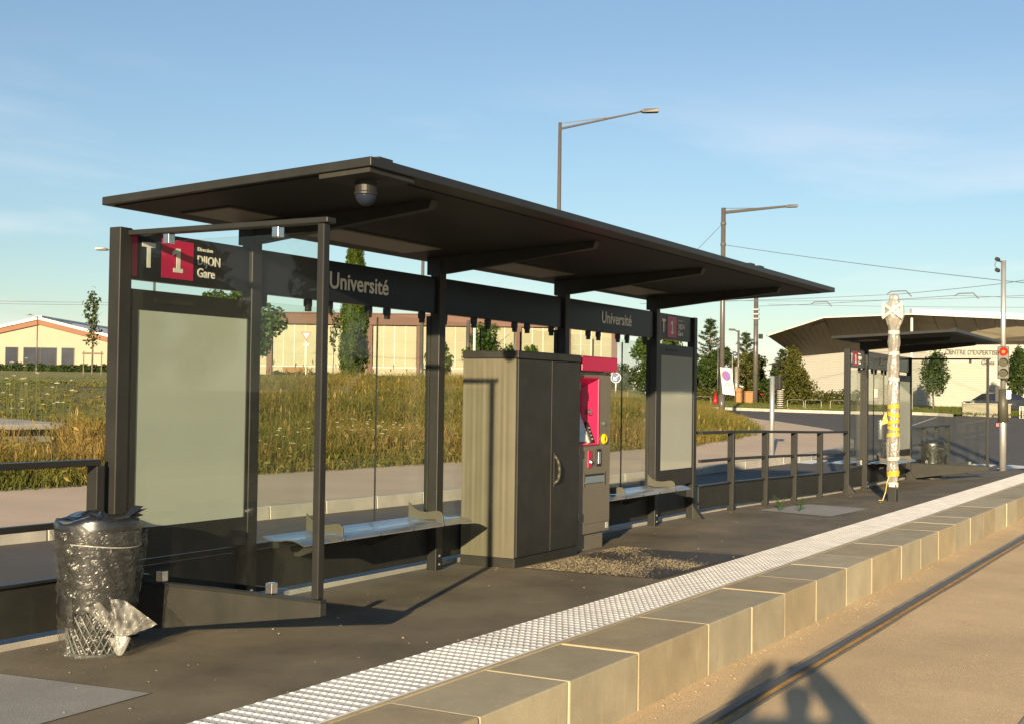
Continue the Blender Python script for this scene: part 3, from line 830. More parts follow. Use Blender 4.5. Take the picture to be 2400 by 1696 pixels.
# ------------------------------------------------------------------ tall cabinet
cb = thing('equipment_cabinet', 'tall dark grey metal cabinet with two doors beside the ticket machine', 'cabinet', (9.44, 5.22, 0))
cx0, cx1, cy0, cy1, ch = 8.89, 9.995, 4.975, 5.484, 1.70
MB().box(cx0+.004, cy0+.012, 0, cx1-.004, cy1, .075).build('base', M['cabinet_front_shaded'], cb, bevel=.003)
MB().box(cx0+.010, cy0+.030, .076, cx1-.006, cy1-.002, ch-.062).build('body', M['cabinet_front_shaded'], cb)
MB().box(cx0-.002, cy0-.004, ch-.060, cx1+.002, cy1+.003, ch).build('top_cap', M['cabinet_front_shaded'], cb, bevel=.004)
# side sheet waved to imitate stripes of light refracted by the glass
ny, nzz = 80, 20
V = []; F = []
for j in range(nzz+1):
    for i in range(ny+1):
        y = cy0+.016 + (cy1-.022-cy0)*i/ny; z = .078 + (ch-.142)*j/nzz
        tt_ = (i/ny)
        d = .0017*math.sin(tt_*37+.6+1.5*math.sin(tt_*5))*(.55+.45*math.sin(tt_*9+1)) + .0009*math.sin(tt_*66+2) + .0008*math.sin(tt_*23+j*.08)
        V.append((cx0+.002+d*math.sin(math.pi*min(1, max(0, j/nzz)))**.3, y, z))
for j in range(nzz):
    for i in range(ny):
        a = j*(ny+1)+i; F.append((a, a+ny+1, a+ny+2, a+1))
sp = MB(); sp.v, sp.f = V, F
sp.build('side_panel', M['cabinet'], cb, smooth=True)
xm = 9.465
dl = MB().box(cx0+.014, cy0, .082, xm-.003, cy0+.028, ch-.066).build('door', M['cabinet_front_shaded'], cb, bevel=.003)
dr = MB().box(xm+.003, cy0, .082, cx1-.010, cy0+.028, ch-.066).build('door', M['cabinet_front_shaded'], cb, bevel=.003)
h = [(xm+.055, cy0-.004, .86), (xm+.060, cy0-.030, .83), (xm+.066, cy0-.044, .78), (xm+.068, cy0-.046, .72), (xm+.064, cy0-.036, .66), (xm+.055, cy0-.004, .63)]
MB().path(h, .012, 8).build('handle', M['arm'], dr, smooth=True)
MB().box(xm+.045, cy0-.006, .60, xm+.075, cy0, .89).build('handle_plate', M['cabinet_front_shaded'], dr, bevel=.002)
for z in (.30, .85, 1.40):
    MB().box(cx1-.016, cy0-.005, z, cx1-.004, cy0+.004, z+.07).build('hinge', M['cabinet_front_shaded'], dr)

# ------------------------------------------------------------------ ticket machine
tv = thing('ticket_machine', 'grey ticket machine with bright magenta top and screen recess', 'ticket machine', (10.42, 5.25, 0))
tx0, tx1, ty0, ty1 = 10.055, 10.735, 5.04, 5.40
MB().box(tx0+.03, ty0+.03, 0, tx1-.075, ty1, .145).build('foot', M['steel_dark'], tv, bevel=.003)
rx0, rx1, rz0, rz1 = 10.09, 10.475, .925, 1.515
b = MB()                                                # front with an opening for the recess
b.box(tx0, ty0, .235, tx1, ty1-.05, rz0); b.box(tx0, ty0, rz1, tx1, ty1-.05, 1.568)
b.box(tx0, ty0, rz0, rx0, ty1-.05, rz1); b.box(rx1, ty0, rz0, tx1, ty1-.05, rz1)
b.box(rx0, ty0+.16, rz0, rx1, ty1-.05, rz1)
b.build('body', M['steel_dark'], tv)
MB().box(tx0, ty0+.002, .148, tx1, ty1-.05, .232).build('lower_panel', M['steel_dark'], tv, bevel=.002)
MB().box(tx0-.004, ty0-.050, 1.572, tx1+.035, ty1-.02, 1.700).build('top_cap', M['pink'], tv, bevel=.006)
MB().box(tx1-.06, ty0-.045, 1.556, tx1+.02, ty0-.005, 1.571).build('lamp_strip', M['tape_white'], tv)
rc = MB()                                               # magenta surround, sloped in
o_ = [(rx0+.001, rz0+.001), (rx1-.001, rz0+.001), (rx1-.001, rz1-.001), (rx0+.001, rz1-.001)]
i_ = [(rx0+.05, rz0+.09), (rx1-.11, rz0+.09), (rx1-.11, rz1-.09), (rx0+.05, rz1-.09)]
vs = [(x, ty0-.004, z) for x, z in o_] + [(x, ty0+.11, z) for x, z in i_]
rc.add(vs, [(0,1,5,4),(1,2,6,5),(2,3,7,6),(3,0,4,7),(4,5,6,7)])
for (p, q) in ((0, 1), (1, 2), (2, 3), (3, 0)):
    a, c = o_[p], o_[q]
    rc.tube((a[0], ty0-.004, a[1]), (c[0], ty0-.004, c[1]), .008, n=6)
rcs = rc.build('recess', M['pink'], tv)
MB().prism([(rx0+.04, ty0+.02, rz0+.03), (rx0+.04, ty0+.10, rz0+.32), (rx0+.04, ty0+.115, rz0+.32), (rx0+.04, ty0+.05, rz0+.02)], (.17, 0, 0)).build('screen', M['screen'], rcs)
MB().prism([(rx0+.22, ty0+.004, rz0+.02), (rx0+.22, ty0+.085, rz0+.22), (rx0+.22, ty0+.10, rz0+.21), (rx0+.22, ty0+.05, rz0+.01)], (.03, 0, 0)).build('screen_bezel', M['tape_white'], rcs)
MB().prism([(rx0+.27, ty0-.002, rz0+.03), (rx0+.27, ty0+.06, rz0+.20), (rx0+.27, ty0+.075, rz0+.19), (rx0+.27, ty0+.03, rz0+.02)], (.05, 0, 0)).build('card_terminal', M['rubber'], rcs)
for k in range(4):
    MB().box(rx0+.285, ty0+.000+.0117*k, rz0+.048+.032*k, rx0+.302, ty0+.010+.0117*k, rz0+.058+.032*k).build('key', M['steel'], rcs)
MB().prism([(rx0+.05, ty0-.006, rz0+.008), (rx0+.05, ty0+.05, rz0+.02), (rx0+.05, ty0+.05, rz0+.008)], (.30, 0, 0)).build('shelf', M['tape_white'], rcs)
MB().tube((rx1-.075, ty0+.048, 1.215), (rx1-.075, ty0+.028, 1.215), .030, n=18).build('contactless_reader', M['steel'], rcs)
MB().tube((tx1-.135, ty0, 1.110), (tx1-.135, ty0-.012, 1.110), .020, n=14).build('lock', M['steel'], tv)
yb = MB().lathe([(.048, 0), (.048, .010), (.036, .022), (.020, .022), (.018, .008)], 24)
yo = yb.build('help_button', M['yellow'], tv, local=False)
for v in yo.data.vertices:
    x_, y_, z_ = v.co; v.co = (tx1-.140+x_, ty0-.002-z_, .972+y_)
MB().tube((tx1-.140, ty0-.010, .972), (tx1-.140, ty0-.020, .972), .014, n=12).build('button_core', M['rubber'], yo)
MB().box(10.275, ty0-.008, .725, 10.355, ty0, .875).build('coin_slot_plate', M['pink'], tv, bevel=.003)
MB().tube((10.315, ty0-.010, .775), (10.315, ty0-.026, .770), .024, .018, n=14).build('coin_slot', M['steel'], tv)
cr_ = MB().box(10.44, ty0-.014, .735, 10.525, ty0, .885).build('card_reader', M['rubber'], tv, bevel=.005)
MB().box(10.458, ty0-.020, .755, 10.508, ty0-.013, .860).build('card_mouth', M['steel'], cr_, bevel=.003)
tray = MB().box(10.205, ty0-.006, .560, 10.225, ty0+.002, .680).build('ticket_tray', M['arm'], tv)
MB().box(10.615, ty0-.006, .560, 10.640, ty0+.002, .680).build('tray_cheek', M['arm'], tray)
MB().box(10.226, ty0-.003, .585, 10.614, ty0+.001, .668).build('tray_mouth', M['rubber'], tray)
MB().prism([(10.228, ty0-.010, .590), (10.228, ty0-.003, .650), (10.228, ty0-.0035, .590)], (.384, 0, 0)).build('tray_flap', M['steel'], tray)
MB().box(tx1-.075, ty0-.002, .172, tx1-.025, ty0+.001, .222).build('label_sticker', M['tape_white'], tv)

# ------------------------------------------------------------------ litter bin
def litter_bin(label, loc):
    B = thing('litter_bin', label, 'litter bin', loc, group='plastic wrapped litter bins')
    r0, r1, H = .140, .200, .675
    rr = lambda z: r0 + (r1-r0)*z/H
    MB().lathe([(rr(z)-.012, z) for z in np.linspace(.012, H-.02, 8)], 32).build('liner', M['rubber'], B, local=True, smooth=True)
    t = MB(); n = 26; steps = 18
    for k in range(n):                                  # expanded-metal diamonds
        for sgn in (1, -1):
            pts = []
            for j in range(steps+1):
                z = .01 + (H-.03)*j/steps; a = 2*math.pi*k/n + sgn*j*2*math.pi/n*.5
                pts.append((rr(z)*math.cos(a), rr(z)*math.sin(a), z))
            for p, q in zip(pts[:-1], pts[1:]):
                t.tube(p, q, .0032, n=3, caps=False)
    t.build('mesh_basket', M['meshsteel'], B, local=True)
    for z in (.006, H):
        t = MB(); m_ = 32
        pts = [(rr(z)*math.cos(2*math.pi*i/m_), rr(z)*math.sin(2*math.pi*i/m_), z) for i in range(m_+1)]
        t.path(pts, .008, 6); t.build('hoop', M['meshsteel'], B, local=True)
    # black bag folded over the rim with a twisted top
    n, V, F = 48, [], []
    prof = [(rr(.20)+.012, .20), (rr(.3)+.012, .30), (rr(.45)+.012, .45), (r1+.008, H-.12), (r1+.016, H-.05), (r1+.018, H-.005), (r1+.010, H+.016), (r1-.05, H+.022), (r1*.55, H+.012), (r1*.25, H+.03), (.0, H+.02)]
    rnd = random.Random(3)
    for j, (r, z) in enumerate(prof):
        for i in range(n):
            a = 2*math.pi*i/n
            w = 1 + .012*math.sin(a*9+j) + .01*rnd.uniform(-1, 1)
            V.append((r*w*math.cos(a), r*w*math.sin(a), z + (.05*math.sin(a*2+1.2)+.03*math.sin(a*5) if j == 0 else 0) + .010*math.sin(a*5+j*1.3) + rnd.uniform(-.004, .004) - .012*math.cos(a*2+1)))
    for j in range(len(prof)-1):
        for i in range(n):
            F.append((j*n+i, j*n+(i+1) % n, (j+1)*n+(i+1) % n, (j+1)*n+i))
    t = MB(); t.v, t.f = V, F; t.build('black_bag', M['blackbag'], B, local=True, smooth=True)
    t = MB()                                            # knot of bag plastic on top
    for k in range(9):
        a = rnd.uniform(-.9, .9); L = rnd.uniform(.08, .16)
        c0 = Vector((.03, -.13, H+.005))
        dv = Vector((math.cos(a)*.9, math.sin(a)*.35, rnd.uniform(.15, .5))).normalized()
        sd = dv.cross(Vector((0, 0, 1))).normalized()*rnd.uniform(.02, .045)
        p = c0+dv*L
        t.add([c0-sd*.4, c0+sd*.4, p+sd+Vector((0, 0, rnd.uniform(-.02, .02))), p-sd*.3], [(0, 1, 2, 3)])
    t.build('bag_knot', M['blackbag'], B, local=True, smooth=True)
    # clear film wound round the bin, baggy and creased
    n, V, F = 130, [], []
    zs = np.linspace(.0, H-.04, 74)
    for j, z in enumerate(zs):
        for i in range(n):
            a = 2*math.pi*i/n
            w = .030 + .006*math.sin(a*3+z*9) + .0035*math.sin(z*85+a*2) + .003*math.sin(a*17+z*30) + rnd.uniform(-.0026, .0026) + .003*abs(math.sin(z*47+a*1.5+math.sin(a*6)))
            if z < .05: w += .02*(1-z/.05)
            r = rr(z) + w + .018*max(0, math.cos(a+1.0))*z/H
            V.append((r*math.cos(a), r*math.sin(a), z+.002))
    for j in range(len(zs)-1):
        for i in range(n):
            F.append((j*n+i, j*n+(i+1) % n, (j+1)*n+(i+1) % n, (j+1)*n+i))
    t = MB(); t.v, t.f = V, F; t.build('film_wrap', M['film'], B, local=True, smooth=False)
    # dark lump of tape and bag on the side
    n, V, F = 14, [], []
    for j in range(7):
        for i in range(n):
            u = j/6; a = 2.80 + (i/(n-1)-.5)*.9
            z = .145 + .17*u
            r = rr(z) + .020 + .02*math.sin(math.pi*u)*math.sin(math.pi*i/(n-1)) + rnd.uniform(-.003, .003)
            V.append((r*math.cos(a), r*math.sin(a), z))
    for j in range(6):
        for i in range(n-1):
            F.append((j*n+i, j*n+i+1, (j+1)*n+i+1, (j+1)*n+i))
    t = MB(); t.v, t.f = V, F; t.build('bag_bulge', M['blackbag'], B, local=True, smooth=True)
    # loose flap of clear film flaring out, and its tail on the ground
    rt, fw_ = Vector((.4924, -.8704, 0)), Vector((.8704, .4924, 0))
    def cp(u, d, z): return rt*u - fw_*d + Vector((0, 0, z))
    A, B2, C2, D2 = cp(.00, .185, .25), cp(.17, .10, .285), cp(.335, .09, .165), cp(.165, .15, .095)
    V, F = [], []; nu, nv = 26, 22
    for j in range(nv+1):
        for i in range(nu+1):
            u, w = i/nu, j/nv                            # u along the top edge to the tip, w down to the gather
            p = A*(1-u)*(1-w) + B2*u*(1-w) + C2*u*w + D2*(1-u)*w
            ang = math.atan2(w-1.05, u+.05)
            f_ = .014*math.sin(ang*19) + .006*math.sin(ang*43+u*9) + .004*math.sin(u*31+w*17)
            V.append(tuple(p - fw_*f_ + Vector((0, 0, f_*.4 + .018*math.sin(u*3.14)*(1-w)))))
    for j in range(nv):
        for i in range(nu):
            a = j*(nu+1)+i; F.append((a, a+1, a+nu+2, a+nu+1))
    t = MB(); t.v, t.f = V, F; t.build('film_flap', M['film_loose'], B, local=True, smooth=True)
    t = MB(); V, F = [], []; n = 20                      # gathered tail hanging from the flap
    for j in range(9):
        u = j/8; z = .105 - .09*u; r = .040*(1-u)**.8 + .010
        for i in range(n):
            a = 2*math.pi*i/n; w = r*(1+.22*math.sin(a*5+u*2)+.1*math.sin(a*9))
            V.append(tuple(cp(.165+w*math.cos(a), .15+w*.6*math.sin(a), z)))
    for j in range(8):
        for i in range(n):
            F.append((j*n+i, j*n+(i+1) % n, (j+1)*n+(i+1) % n, (j+1)*n+i))
    t.v, t.f = V, F; t.build('film_tail', M['film_loose'], B, local=True, smooth=True)
    pts = [(rr(H-.13)*1.13*math.cos(a), rr(H-.13)*1.13*math.sin(a), H-.135+.020*math.sin(a*1.5+.3)+.03*max(0, math.sin(a*.5+2))) for a in np.linspace(-3.0, -.7, 22)]
    MB().path(pts, .0035, 5).build('string', M['tape_white'], B, local=True)
    return B
bin1 = litter_bin('wire mesh litter bin wrapped in creased clear plastic at the near end of the shelter', (4.82, 5.165, 0))
copy_tree(bin1, (25.0, 5.12, -.09), .6, 'wire mesh litter bin wrapped in clear plastic behind the far shelter glass', 'plastic wrapped litter bins')

# ------------------------------------------------------------------ wrapped signal post
wp = thing('wrapped_signal_post', 'post wrapped in milky plastic with white and yellow tape standing on the platform', 'post', (17.98, 4.2, 0))
wz = float(zplat(17.98, 4.2))
MB().box(17.98-.055, 4.2-.055, wz-.01, 17.98+.055, 4.2+.055, .22).build('bare_post', M['paint'], wp, bevel=.006)
MB().tube((17.98, 4.2, .2), (17.98, 4.2, 2.5), .05, .05, n=12).build('inner_post', M['galv'], wp, smooth=True)
prof = [(.066, .165), (.074, .20), (.068, .25), (.078, .31), (.080, .36), (.086, .42), (.076, .52), (.090, .60), (.102, .74), (.098, .82), (.082, .88), (.078, .95), (.076, 1.05), (.078, 1.17), (.077, 1.27), (.080, 1.38), (.086, 1.5), (.074, 1.63), (.076, 1.70), (.090, 1.80), (.084, 1.90), (.070, 1.98), (.078, 2.05), (.090, 2.14), (.080, 2.22), (.070, 2.28), (.088, 2.35), (.118, 2.42), (.136, 2.48), (.138, 2.58), (.130, 2.66), (.085, 2.685), (.066, 2.70), (.076, 2.74), (.068, 2.775), (.030, 2.80)]
n, V, F = 40, [], []
rnd = random.Random(11)
wz_rows = np.linspace(prof[0][1], prof[-1][1], 120)
pr_z = [p[1] for p in prof]; pr_r = [p[0] for p in prof]
for j, z in enumerate(wz_rows):
    r = .88*float(np.interp(z, pr_z, pr_r)); z = float(z)
    flat = .62 if 2.38 < z < 2.68 else .9               # the head is a flat box under the film
    ph = z*5
    for i in range(n):
        a = 2*math.pi*i/n
        w = 1 + .07*math.sin(a*3+ph) + .05*math.sin(a*7-ph*2) + .03*abs(math.sin(a*5+z*40)) + rnd.uniform(-.035, .035)
        V.append((17.98 + r*w*flat*math.cos(a), 4.2 + r*w*math.sin(a), z))
for j in range(len(wz_rows)-1):
    for i in range(n):
        F.append((j*n+i, j*n+(i+1) % n, (j+1)*n+(i+1) % n, (j+1)*n+i))
t = MB(); t.v, t.f = V, F; t.f.append(tuple(range((len(wz_rows)-1)*n, len(wz_rows)*n)))
t.build('plastic_wrap', M['film_white'], wp, smooth=False)
n = 26
def rad(z): return float(np.interp(z, [p[1] for p in prof], [p[0] for p in prof]))
for z, h_, m_, tl in [(1.27, .055, 'tape_yellow', .01), (1.17, .06, 'tape_yellow', -.02), (1.055, .055, 'tape_yellow', .02), (.985, .05, 'tape_yellow', -.02), (.885, .055, 'tape_yellow', .01), (.355, .07, 'tape_yellow', .015),
                    (2.275, .05, 'tape_white', 0), (1.985, .045, 'tape_white', .006), (1.645, .05, 'tape_white', -.006), (.56, .05, 'tape_white', .01), (.215, .06, 'tape_white', 0)]:
    V, F = [], []
    for j in range(2):
        for i in range(n):
            a = 2*math.pi*i/n; zz = z + (j-.5)*h_ + tl*math.cos(a+2)
            r = rad(zz)*1.01+.003; V.append((17.98+r*.92*math.cos(a), 4.2+r*math.sin(a), zz))
    for i in range(n):
        F.append((i, (i+1) % n, n+(i+1) % n, n+i))
    t = MB(); t.v, t.f = V, F; t.build('tape_band', M[m_], wp, smooth=True)
for sgn in (1, -1):                                     # crossed tape on the head
    pts = [(17.98-.098, 4.2-.13*sgn, 2.665), (17.98-.112, 4.2, 2.57), (17.98-.098, 4.2+.13*sgn, 2.47)]
    V, F = [], []
    for p in pts:
        V += [(p[0]-.002*sgn, p[1], p[2]+.024), (p[0]-.002*sgn, p[1], p[2]-.024)]
    t = MB().add(V, [(0, 1, 3, 2), (2, 3, 5, 4)]); t.build('crossed_tape', M['tape_white'], wp)
for sgn in (1, -1):
    MB().add([(17.98-.099, 4.2+sgn*.142, 2.66), (17.98-.099, 4.2+sgn*.108, 2.66), (17.98-.099, 4.2+sgn*.108, 2.47), (17.98-.099, 4.2+sgn*.142, 2.47)], [(0, 1, 2, 3)]).build('crossed_tape', M['tape_white'], wp)
MB().path([(17.91, 4.23, .34), (17.89, 4.26, .24), (17.89, 4.275, .12), (17.87, 4.31, wz+.01), (17.86, 4.36, wz+.01)], .006, 5).build('tape_end', M['tape_yellow'], wp)
MB().add([(17.90, 4.28, 1.20), (17.88, 4.31, 1.13), (17.86, 4.33, 1.02), (17.90, 4.25, 1.05)], [(0, 1, 2, 3)]).build('tape_end', M['tape_yellow'], wp)

# ------------------------------------------------------------------ weeds on the patch
def weed(label, loc, seed, hgt):
    rnd = random.Random(seed)
    W = thing('weed', label, 'weed', loc, group='weeds on the concrete patch')
    st, V, F, T = MB(), [], [], []
    for k in range(5):
        a = rnd.uniform(0, 6.28); L = hgt*rnd.uniform(.6, 1.1)
        tip = Vector((math.cos(a)*L*.5, math.sin(a)*L*.5, L*rnd.uniform(.6, 1)))
        st.path([(0, 0, 0), tuple(tip*.5+Vector((0, 0, .02))), tuple(tip)], .0035, 4)
        for q in range(14):
            u = rnd.uniform(.25, 1.0); p = tip*u + Vector((0, 0, .02*math.sin(u*3)))
            b = rnd.uniform(0, 6.28); Ls = hgt*rnd.uniform(.14, .26)
            d = Vector((math.cos(b), math.sin(b), rnd.uniform(-.1, .5))).normalized(); s_ = d.cross(Vector((0, 0, 1))).normalized()*Ls*.22
            o = len(V); V += [tuple(p), tuple(p+d*Ls*.5+s_), tuple(p+d*Ls), tuple(p+d*Ls*.5-s_)]; F.append((o, o+1, o+2, o+3)); T += [rnd.random()]*4
    st.build('stem', M['leaf_weed'], W, local=True)
    np_mesh('foliage', V, F, M['leaf_weed'], tint=T, parent=W, local=True)
weed('small upright green weed sprouting from the grey patch by the railing', (15.45, 4.97, float(zplat(15.45, 4.97))+.005), 1, .20)
weed('low spreading green weed right of the upright one on the grey patch', (15.5, 4.74, float(zplat(15.5, 4.74))+.005), 5, .17)

def zg(x, y):
    return float(zmeadow(x, y)) if y > edge_y(x) else float(zroad(x, y))
RT = Vector((0.4924, -0.8704, 0)); FW = Vector((0.8704, 0.4924, 0)); UP = Vector((0, 0, 1))
ROTV = math.atan2(-0.8704, 0.4924)

# ------------------------------------------------------------------ traffic signal at the platform end
ts_ = thing('traffic_signal', 'traffic signal showing red on a tall grey pole at the platform end', 'traffic light', (27.72, 4.3, 0))
px, py = 27.72, 4.3
MB().tube((px, py, -.05), (px, py, 1.62), .068, .066, n=18).build('lower_pole', M['galv'], ts_, smooth=True)
MB().tube((px, py, .95), (px, py, 1.62), .10, .10, n=18).build('pole_sleeve', M['arm'], ts_, smooth=True)
MB().tube((px, py, 1.62), (px, py, 4.20), .052, .048, n=18).build('upper_pole', M['galv'], ts_, smooth=True)
fwd = Vector((-.985, -.17, 0)).normalized(); sd = Vector((-.17, .985, 0)).normalized()   # facing the camera side
hb = Vector((px, py, 1.83)) + fwd*.16
def obox(c, hx, hy, z0, z1):                             # box along sd / fwd
    p = [c+sd*a+fwd*b for a, b in ((-hx, -hy), (hx, -hy), (hx, hy), (-hx, hy))]
    return MB().prism([(q.x, q.y, z0) for q in p], (0, 0, z1-z0))
head = obox(hb, .108, .065, 1.82, 2.46).build('signal_head', M['arm'], ts_, bevel=.015)
for k, (z, m_) in enumerate(((2.35, 'redlamp'), (2.14, 'lens'), (1.935, 'lens'))):
    c = hb + fwd*.066 + UP*(z-hb.z)
    t = MB().tube(c, c+fwd*.022, .082, .078, n=24); l_ = t.build('signal_lens', M[m_], head)
    V, F = [], []; n = 20
    for j, d in enumerate((0, .11)):
        for i in range(n+1):
            a = -.35 + (math.pi+.7)*i/n
            V.append(tuple(c + fwd*d + sd*(.088*math.cos(a)) + UP*(.088*math.sin(a))))
    for i in range(n): F.append((i, i+1, n+2+i, n+1+i))
    t = MB(); t.v, t.f = V, F; t.build('visor', M['rubber'], l_)
c = hb + fwd*.089 + UP*(2.35-hb.z)
MB().tube(c, c+fwd*.006, .036, .030, n=18).build('lamp_core', M['redcore'], head)
for z in (1.88, 2.40):
    MB().tube(Vector((px, py, z)), Vector((px, py, z))+fwd*.1, .018, n=8).build('mount', M['galv'], ts_)
obox(Vector((px, py, 0))+sd*.105, .045, .05, 1.36, 1.68).build('push_button_box', M['rubber'], ts_, bevel=.006)
obox(Vector((px, py, 0))-sd*.105+fwd*.03, .045, .04, 1.42, 1.60).build('relay_box', M['galv'], ts_, bevel=.006)
obox(Vector((px, py, 0))+sd*.10, .03, .03, .86, .93).build('small_repeater', M['red'], ts_, bevel=.004)
c = Vector((px, py, 4.17))
t = MB().tube(c+sd*.02, c+sd*.10+UP*.03, .015); t.build('camera_arm', M['paint'], ts_)
for dz in (.06, -.16):
    MB().tube(c+sd*.13+UP*dz+fwd*.06, c+sd*.10+UP*dz-fwd*.07, .042, n=12).build('detector', M['paint'], ts_)
MB().path([tuple(c+sd*.14+UP*.02), tuple(c+sd*.17-UP*.06), tuple(c+sd*.13-UP*.12)], .006, 5).build('cable', M['rubber'], ts_)

# silver signal post on the far pavement
gz = zg(28.32, 9.30)+.14
sp_ = thing('signal_post', 'short silver post with a dark box on the pavement behind the railing', 'post', (28.32, 9.30, gz))
MB().tube((28.32, 9.30, gz-.05), (28.32, 9.30, gz+1.80), .052, n=16).build('pole', M['galv'], sp_, smooth=True)
MB().box(28.36, 9.13, gz+1.50, 28.50, 9.25, gz+1.78).build('signal_box', M['paint'], sp_, bevel=.01)
MB().lathe([(.12, gz), (.12, gz+.02), (.06, gz+.03)], 16, (28.32, 9.30)).build('base_plate', M['galv'], sp_)

# ------------------------------------------------------------------ street lamps
def street_lamp(label, base, H, tip, r0=.10, r1=.055, stay=True, head=.62, hw=.13):
    """tapered pole, rising arm with a tie rod, flat luminaire; tip = luminaire end relative to the pole top"""
    x, y, z = base
    L = thing('street_lamp', label, 'street lamp', base, group='street lamps')
    MB().tube((x, y, z-.2), (x, y, z+H), r0, r1, n=14).build('pole', M['pole'], L, smooth=True)
    MB().tube((x, y, z), (x, y, z+.9), r0*1.25, r0*1.2, n=14).build('pole_base', M['pole'], L, smooth=True)
    top = Vector((x, y, z+H)); T = top + Vector(tip)
    d = (T-top); d.z = 0; Ld = d.length; d.normalize(); s_ = d.cross(UP)
    a0 = top - UP*(.20*H/9.0)
    arm_end = T - d*head*.8
    MB().tube(a0, arm_end, r1*.75, r1*.5, n=8).build('arm', M['pole'], L)
    if stay:
        MB().tube(top-UP*.02, a0*.35+arm_end*.65+UP*.02, .016, n=5).build('tie_rod', M['pole'], L)
    V = []
    pr = [(-head, -.01, .10), (-head*.8, .06, .16), (0, .075, .15), (0, -.035, .15), (-head*.8, -.055, .14)]
    for (u, w, hh) in pr:
        for sg in (-1, 1):
            V.append(tuple(T + d*u + UP*w + s_*(hw*sg*hh/.15)))
    F = [(0,1,3,2),(2,3,5,4),(4,5,7,6),(6,7,9,8),(8,9,1,0),(0,2,4,6,8),(1,9,7,5,3)]
    t = MB().add(V, F); hd = t.build('luminaire', M['pole'], L, bevel=.01)
    MB().poly([tuple(T+d*(-head*.7)-UP*.062+s_*hw*.7), tuple(T+d*(-head*.7)-UP*.062-s_*hw*.7), tuple(T-d*.05-UP*.046-s_*hw*.7), tuple(T-d*.05-UP*.046+s_*hw*.7)]).build('lamp_glass', M['soffit_light'], hd)
    return L
def lampz(x, y, zt): return zt - zg(x, y)
street_lamp('tall street lamp with long arm rising behind the shelter roof', (38.0, 19.8, zg(38.0, 19.8)), lampz(38, 19.8, 10.37), (1.60, -2.83, .42), .10, .055)
l2 = street_lamp('street lamp with arm and no-parking board on its pole at the far pavement edge', (56.95, 21.1, zg(56.95, 21.1)), lampz(56.95, 21.1, 10.12), (1.68, -2.98, .12), .125, .105)
for z in (9.35, 8.38):
    MB().tube((56.95, 21.1, z), (56.95, 21.1, z+.10), .135, n=14).build('collar', M['pole'], l2)
street_lamp('dark slim street lamp in front of the cream gabled building', (86.3, 101.3, zg(86.3, 101.3)), 5.6, (-.55, .95, .10), .075, .05, False, .5)
street_lamp('street lamp whose head peeks out left of the shelter sign', (44.0, 43.9, zg(44, 43.9)), lampz(44, 43.9, 7.55), (-1.40, 2.35, .24), .09, .05, True)
street_lamp('dark pole standing in front of the brown hall, right of the cypress', (58.5, 38.7, zg(58.5, 38.7)), lampz(58.5, 38.7, 10.2), (1.2, -2.2, .3), .11, .08)
street_lamp('slim dark lamp with a pale base before the brown hall', (82.7, 46.6, zg(82.7, 46.6)), 4.3, (-.9, 1.55, .1), .08, .06, False, .6)
street_lamp('grey street lamp with short arm before the conifers', (84.1, 30.0, zg(84.1, 30.0)), 4.95, (-.35, .55, .04), .09, .07, False, .45)
street_lamp('far small street lamp among the dark conifers', (90.1, 33.7, zg(90.1, 33.7)), 4.2, (-.25, .42, .05), .06, .04, False, .35, .11)
# poles without lamps
def pole(name, label, base, H, r, m, cat='pole', grp=None, extras=()):
    P_ = thing(name, label, cat, base, group=grp)
    MB().tube((base[0], base[1], base[2]-.2), (base[0], base[1], base[2]+H), r, r*.85, n=14).build('shaft', m, P_, smooth=True)
    MB().lathe([(r*1.5, base[2]-.02), (r*1.5, base[2]+.06), (r*1.05, base[2]+.10)], 14, (base[0], base[1])).build('base_collar', m, P_)
    MB().lathe([(r*.85, base[2]+H), (r*.8, base[2]+H+.02), (r*.3, base[2]+H+.05)], 14, (base[0], base[1])).build('cap', m, P_)
    return P_
c3 = pole('catenary_pole', 'thick brown overhead line pole before the hedge and big conifer', (81.8, 28.0, zg(81.8, 28)), 7.3, .17, M['pole'])
for z in (6.5, 6.8, 7.1):
    MB().box(81.62, 27.80, z, 81.98, 28.20, z+.10).build('clamp', M['galv'], c3, bevel=.01)
MB().box(81.9, 27.62, 5.25, 82.1, 27.86, 5.55).build('junction_box', M['paint'], c3, bevel=.01)
op = pole('catenary_pole', 'tall overhead line pole between the tracks whose long shadow crosses the road', (14.2, -.42, -.30), 10.6, .13, M['pole'])
MB().tube((14.2, -.42, 7.6), (14.2, 2.6, 7.9), .04, n=8).build('cantilever', M['pole'], op)
pole('flag_pole', 'thin white pole beside the grey lamp before the conifers', (84.6, 30.6, zg(84.6, 30.6)), 3.3, .05, M['galv'])
ww = pole('wrapped_pole', 'pole stump wrapped in white film before the conifers', (83.9, 30.05, zg(83.9, 30.05)), 2.5, .14, M['film_white'])
pole('white_mast', 'tall white mast in front of the white corrugated building corner', (73.5, 16.2, zg(73.5, 16.2)), 5.2, .085, M['white'])
pole('white_mast', 'white shiny post above the tall cabinet, in front of the leafy bush', (49.6, 30.0, zg(49.6, 30)), 3.25, .07, M['white'])
pole('dark_post', 'dark post just left of the white one behind the cabinet', (51.5, 31.5, zg(51.5, 31.5)), 2.8, .09, M['pole'])

